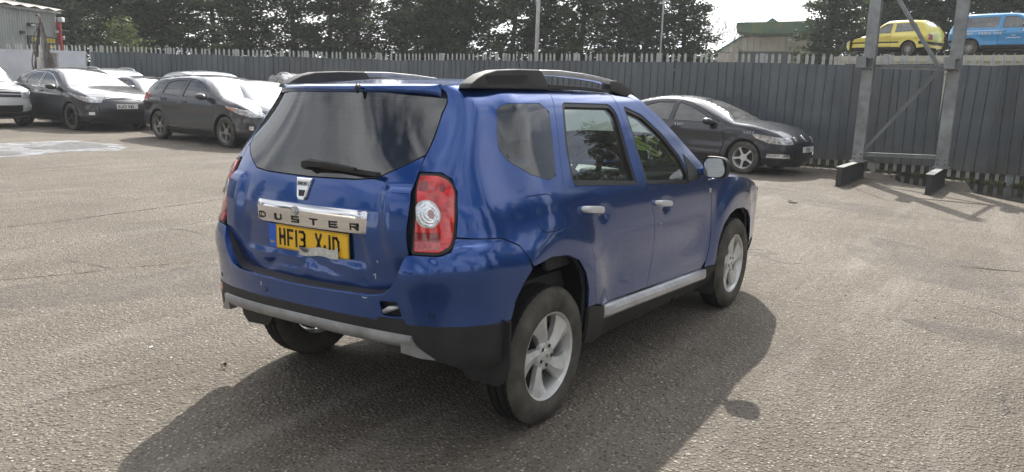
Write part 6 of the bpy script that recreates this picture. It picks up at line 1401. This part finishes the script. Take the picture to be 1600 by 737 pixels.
for i in range(18):    # cladding boards
    x0 = 1118+i*10; top = 81-(x0-1118)*25/44 if x0 < 1160 else 57
    tri_wall([(x0, 82), (x0, max(top+2, 57)), (x0+9.4, max(81-(x0+9.4-1118)*25/44, 57)), (x0+9.4, 82)], .30+.04*(i % 2), .62, 'cladding_board', m_creamw)
tri_wall([(1114, 83), (1160, 55), (1160, 57.5), (1118, 83)], .10, .62, 'barge_board', m_trim)
tri_wall([(1155, 81), (1240, 81), (1240, 140), (1155, 140)], .22, .62, 'dark_opening', m_dkw)
tri_wall([(1116, 83), (1146, 83), (1146, 140), (1116, 140)], .15, .62, 'rendered_wall', m_brickp); tri_wall([(1145, 73), (1154, 73), (1154, 140), (1145, 140)], -.1, .62, 'pier', m_brickp); tri_wall([(1240, 72), (1248, 72), (1248, 140), (1240, 140)], -.1, .62, 'pier', m_brickp); tri_wall([(1248, 83), (1300, 83), (1300, 140), (1248, 140)], .15, .62, 'rendered_wall', m_brickp)
tri_wall([(1153.5, 40.5), (1290, 37.5), (1290, 55), (1190, 57), (1153.5, 53.5)], -2.5, 1.6, 'canopy', m_green)
tri_wall([(1192, 40), (1207, 29.5), (1222, 39)], .9, 12, 'upper_gable', m_creamw)
for a, c in (((1188, 40), (1207, 27)), ((1226, 40), (1207, 27))): tri_wall([a, c, (c[0], c[1]+3), (a[0]+(3 if a[0] < 1207 else -3), a[1])], .5, 1.0, 'gable_trim', m_trim)
b = MB(); b.add([fq(1207, 28, .9), fq(1222, 39, .9), fq(1252, 37, 12), fq(1228, 29, 12)], [(0, 1, 2, 3)]); b.build('upper_roof', m_creamw, far)
# little brick house end further off
hs0 = Vector(at_px(1096, 80)); hs = empty('brick_house', hs0, fang+.2); tag(hs, 'small red brick house end low behind the fence left of the cream building', 'house')
MB().prism([(-2.2, 0), (2.6, 0), (2.6, 2.6), (.9, 4.6), (-2.2, 2.2)], lambda p: (p[0], 0, p[1]), lambda p: (p[0], 7, p[1])).build('brick_wall', mat('red_brick', (.32, .16, .11), .85, var=(3, .25)), hs)
MB().add([(-2.6, -.2, 2.1), (.95, -.2, 4.75), (.95, 7.2, 4.75), (-2.6, 7.2, 2.1)], [(0, 1, 2, 3)]).build('roof', m_white, hs)
# sheds behind the camera side, seen only as reflections in the paint and glass
shed2 = empty('long_shed', (16, -24, 0), .15); tag(shed2, 'long grey arched shed off to the right of the yard', 'building')
rows = []
for i in range(101):
    u = -18+36*i/100; o_ = .06*(i % 2)
    rows.append([(u, -o_, 0), (u, -o_, 2.6)]+[(u, 4-4*math.cos(a), 2.6+1.5*math.sin(a)+o_) for a in np.linspace(0, PI, 10)]+[(u, 8, 0)])
b = MB(); b.loft(rows, capends=True); b.build('shed_shell', m_shed, shed2)
for i in range(5): MB().box((-13+i*6.5, -.10, 1.3), (3.2, .06, 2.5)).build('roller_door', m_dkw if i % 2 else m_white, shed2)
shed3 = empty('low_office', (-22, 14, 0), 2.1); tag(shed3, 'low pale office building behind the photographer', 'building')
MB().box((0, 0, 1.7), (22, 6, 3.4)).build('wall', m_creamw, shed3); MB().box((0, 0, 3.5), (23, 7, .25)).build('roof', m_dkw, shed3)
for i in range(7): w_ = MB().box((-9+i*3, -3.03, 1.7), (1.4, .08, 1.2)).build('window', m_white, shed3); MB().box((-9+i*3, -3.09, 1.7), (1.24, .03, 1.04)).build('pane', m_dkw, w_)

# ------------------------------------------------------------------ trees
def foliage_mat(name, c0, c1):
    m = bpy.data.materials.new(name); m.use_nodes = True; t = m.node_tree; p = t.nodes['Principled BSDF']; p.inputs['Roughness'].default_value = .6; p.inputs['Specular IOR Level'].default_value = .3
    c = t.nodes.new('ShaderNodeTexCoord'); n = t.nodes.new('ShaderNodeTexNoise'); n.inputs['Scale'].default_value = .9; n.inputs['Detail'].default_value = 5; t.links.new(c.outputs['Object'], n.inputs['Vector'])
    r = t.nodes.new('ShaderNodeValToRGB'); r.color_ramp.elements[0].position = .35; r.color_ramp.elements[1].position = .68; r.color_ramp.elements[0].color = (*c0, 1); r.color_ramp.elements[1].color = (*c1, 1); t.links.new(n.outputs['Fac'], r.inputs[0]); t.links.new(r.outputs[0], p.inputs['Base Color'])
    tl = t.nodes.new('ShaderNodeBsdfTranslucent'); t.links.new(r.outputs[0], tl.inputs['Color']); mx = t.nodes.new('ShaderNodeMixShader'); mx.inputs[0].default_value = .4; o = t.nodes['Material Output']; t.links.new(p.outputs[0], mx.inputs[1]); t.links.new(tl.outputs[0], mx.inputs[2]); t.links.new(mx.outputs[0], o.inputs['Surface']); return m
m_fol = foliage_mat('conifer_foliage', (.028, .044, .022), (.095, .125, .055)); m_fol2 = foliage_mat('lighter_foliage', (.08, .11, .04), (.16, .19, .07)); m_bark = mat('conifer_bark', (.06, .05, .042), .9, var=(4, .3), bump=(20, .5, .02))
def conifer(H, Wd, seed, nb=90, first=.9, dens=1.0, gap=.0, leafs=.19):
    """trunk with limbs; crown of many little flat sprays along drooping, upturned branches"""
    rs = np.random.RandomState(seed); b = MB(); crown = []
    lean = rs.uniform(-.3, .3, 2)
    def tr(z): f = z/H; return Vector((lean[0]*f*f+.1*math.sin(z*.8+seed), lean[1]*f*f+.1*math.cos(z*.7+seed), z))
    b.tube([tr(z) for z in np.linspace(0, H*.97, 12)], [.15*(1-.88*z/H)+.012 for z in np.linspace(0, H*.97, 12)], 8)
    tips = []
    for k in range(nb):
        f = (k+rs.rand())/nb; z = first+(H-first)*f**.92; az = k*2.4+rs.uniform(-.5, .5)
        ln = Wd*(.42+.58*math.sin(PI*min(1, .22+.78*(1-f))))*(1-f*.72)*rs.uniform(.65, 1.1)*(.75 if z < first+.8 else 1)
        if rs.rand() < gap: continue
        p0 = tr(z); d = Vector((math.cos(az), math.sin(az), rs.uniform(-.05, .25))); pts = [p0+d*(ln*t)+Vector((0, 0, .22*ln*(t**2)*rs.uniform(.3, 1.4)-.18*ln*t)) for t in np.linspace(0, 1, 6)]
        b.tube(pts, [.035*(1-t*.85)*(1-f*.5)+.004 for t in np.linspace(0, 1, 6)], 4, False)
        for t in np.linspace(.16, 1.0, max(4, int(ln*7*dens))):
            i = min(4, int(t*5)); q = pts[i].lerp(pts[i+1], t*5-i); tips.append((q, d, .20+.30*(1-t)*ln/Wd*1.4))
    trunk = (b.V, b.F)
    V = []; F = []
    for q, d, sp in tips:
        for j in range(int(15*dens)):
            c = q+Vector(rs.normal(0, 1, 3)*np.array([sp, sp, sp*.55])); dirv = Vector((d.x+rs.normal(0, .7), d.y+rs.normal(0, .7), rs.normal(.15, .45))).normalized(); s = leafs*rs.uniform(.6, 1.35)
            sd = dirv.cross(Vector(rs.normal(0, 1, 3))); sd = sd.normalized()*s*rs.uniform(.16, .30); i = len(V)
            V += [tuple(c-dirv*s*.5), tuple(c-dirv*s*.05+sd), tuple(c+dirv*s*.6), tuple(c-dirv*s*.05-sd)]; F.append((i, i+1, i+2, i+3))
    return trunk, (V, F)
TV = []
for i, (H, Wd, gap) in enumerate(((11.5, 2.5, .10), (12.5, 2.9, .18), (10.5, 2.3, .12), (12.0, 2.6, .25), (11.0, 3.1, .05))):
    (a, f_), (V, F) = conifer(H, Wd, 11+i*7, nb=84, first=.7 if i != 3 else 1.3, gap=gap, dens=1.3, leafs=.21)
    mt = mesh('trunk', a, f_); mt.materials.append(m_bark); mc = mesh('crown', V, F); mc.materials.append(m_fol); TV.append((mt, mc))
def plant(kind, x, y, rz, sc, nm, lab, group=None, mc=None, cat='tree', hz=.80):
    e = empty(nm, (x, y, 0), rz); e.scale = (sc, sc, sc*hz*random.uniform(.92, 1.08)); tag(e, lab, cat, group)
    link('trunk', TV[kind][0], None, e); c_ = link('crown', TV[kind][1], None, e)
    if mc: c_.material_slots[0].link = 'OBJECT'; c_.material_slots[0].material = mc
    return e
random.seed(21)
row = [(-40, 64, 4, 1.5), (12, 66, 1, 1.6), (62, 64, 0, 1.5), (108, 60, 4, 1.4), (140, 52, 2, 1.3), (178, 42, 1, 1.0), (232, 43, 0, 1.05), (290, 39, 4, .95), (345, 42, 3, 1.0), (405, 38, 2, .98), (455, 41, 1, 1.0), (515, 37, 3, .98), (570, 40, 0, .98), (622, 38, 2, 1.0), (672, 36, 4, .95), (735, 36, 4, .98), (795, 39, 3, 1.0), (850, 37, 2, .98), (905, 36, 1, .98), (955, 38, 0, .98), (1005, 36, 2, .92), (1040, 35, 0, .84)]
ROWL = ['behind the shed roof at the far left edge', 'rising straight behind the metal shed sign', 'just right of the metal shed corner', 'behind the right end of the white hoarding', 'first one clear of the hoarding on its right', 'left of the yellow green bush', 'above the silver roof railed off-roader', 'above the dark grey saloon', 'above the silver estate by the fence', 'above the white car by the fence', 'between the white car and taped off-roader', 'above the plastic taped off-roader', 'above the left roof rail of the blue car', 'above the blue car rear screen', 'fullest crown above the blue car roof', 'just left of the thick pale post', 'just right of the thick pale post', 'midway between the thick post and thin pole', 'just left of the thin pole', 'directly behind the thin pole', 'rightmost, its ragged edge against the open sky', 'beside the others']
for i, (px, D, kd, sc) in enumerate(row):
    x, y, _ = at_px(px+random.uniform(-14, 14), D+random.uniform(-1.5, 2)); plant(kd, x, y, random.uniform(0, 6.28), sc, 'conifer_tree', 'conifer in the row behind the fence, '+ROWL[i], 'conifers in the row behind the fence')
row2 = [(1268, 40, 0, .93), (1322, 46, 4, 1.1), (1365, 43, 1, 1.05), (1415, 46, 3, 1.1), (1462, 44, 2, 1.05), (1510, 42, 1, 1.05), (1560, 44, 3, 1.08), (1612, 42, 4, 1.05), (1670, 40, 1, 1.0)]
ROWR = ['left edge feathering over the cream building', 'left of the frame column, behind the yellow car nose', 'behind the left frame column', 'above the yellow car roof', 'behind the yellow car tail', 'between the yellow car and the blue van', 'above the blue van windows', 'above the blue van nose at the right edge', 'beyond the right edge of the view']
for i, (px, D, kd, sc) in enumerate(row2):
    x, y, _ = at_px(px, D); plant(kd, x, y, random.uniform(0, 6.28), sc, 'conifer_tree', 'conifer beyond the container, '+ROWR[i], 'conifers behind the container')
for i, (x, y, kd, sc) in enumerate(((26, -13, 0, .8), (30, -17, 1, .8), (24, -30, 3, 1.0), (9, -33, 1, 1.0), (2, -30, 2, .95), (33, -24, 4, 1.0), (16, -36, 0, 1.1), (-8, -31, 4, .95), (10, -12.5, 0, .95), (14.5, -14, 3, .9), (6, -16, 1, 1.0), (19, -12, 4, .9), (17.6, -8.8, 0, .82), (22.5, -9.2, 1, .9), (27, -10.5, 2, 1.0))):
    plant(kd, x, y, random.uniform(0, 6.28), sc, 'conifer_tree', 'dark conifer beyond the long shed at the right of the yard', 'conifers right of the yard')
for i, (x, y, kd, sc) in enumerate(((-30, 24, 1, .9), (-27, 33, 2, .9), (-36, 16, 3, 1.0), (-38, 5, 0, 1.0), (-30, -6, 1, 1.1), (-33, 10, 4, 1.1), (-26, -14, 2, 1.1), (-20, -24, 0, 1.1), (-22, 30, 3, 1.1), (-18, 38, 4, 1.1), (-34, 20, 0, 1.15), (-31, 0, 4, 1.1))):  # trees out of view, added to darken what the blue paint reflects
    plant(kd, x, y, random.uniform(0, 6.28), sc, 'conifer_tree', 'unseen conifer added behind the low office to darken reflections', 'conifers added for dark reflections')
# yellowish bush left, bare tree and green bush right of the row
def bush(nm, px, D, H, Wd, seed, m_, lab, cat, dens=.8, leafs=.12, z0=0):
    (a, f_), (V, F) = conifer(H, Wd, seed, nb=42, first=.3, dens=dens, leafs=leafs); e = empty(nm, (*at_px(px, D)[:2], z0)); tag(e, lab, cat)
    mt = mesh('trunk', a, f_); mt.materials.append(m_bark); mc = mesh('crown', V, F); mc.materials.append(m_); link('stem', mt, None, e); link('crown', mc, None, e)
bush('leafy_bush', 217, 34, 3.5, 1.2, 5, m_fol2, 'yellow green bush showing over the fence at the left', 'bush')
bush('leafy_bush', 1120, 72, 5.2, 1.9, 9, m_fol2, 'pale green bush beside the cream building', 'bush')
rs = np.random.RandomState(4); b = MB()
def grow(p, d, l, r, n):
    q = p+d*l; b.tube([p, p.lerp(q, .5)+Vector(rs.normal(0, .04*l, 3)), q], [r, r*.8, r*.62], 4, False)
    if n: 
        for k in range(3): grow(q, (d+Vector(rs.normal(0, .42, 3))+Vector((0, 0, .12))).normalized(), l*rs.uniform(.6, .85), r*.6, n-1)
grow(Vector((0, 0, 0)), Vector((0, 0, 1)), 2.4, .14, 5); o = b.build('bare_tree', mat('grey_bark', (.20, .18, .16), .9)); o.location = at_px(1092, 66); tag(o, 'leafless grey tree low in the sky gap above the fence', 'tree')

# ------------------------------------------------------------------ thin air volume added for the lens's veiling glare and haze
hm_ = bpy.data.materials.new('glare_haze'); hm_.use_nodes = True; t_ = hm_.node_tree; t_.nodes.clear(); o_ = t_.nodes.new('ShaderNodeOutputMaterial'); pv = t_.nodes.new('ShaderNodeVolumePrincipled')
pv.inputs['Color'].default_value = (.93, .96, 1.0, 1); pv.inputs['Density'].default_value = .0009; pv.inputs['Anisotropy'].default_value = .25; t_.links.new(pv.outputs[0], o_.inputs['Volume'])
tag(MB().box((0, 0, 7.5), (830, 830, 17)).build('glare_haze', hm_), kind='stuff')
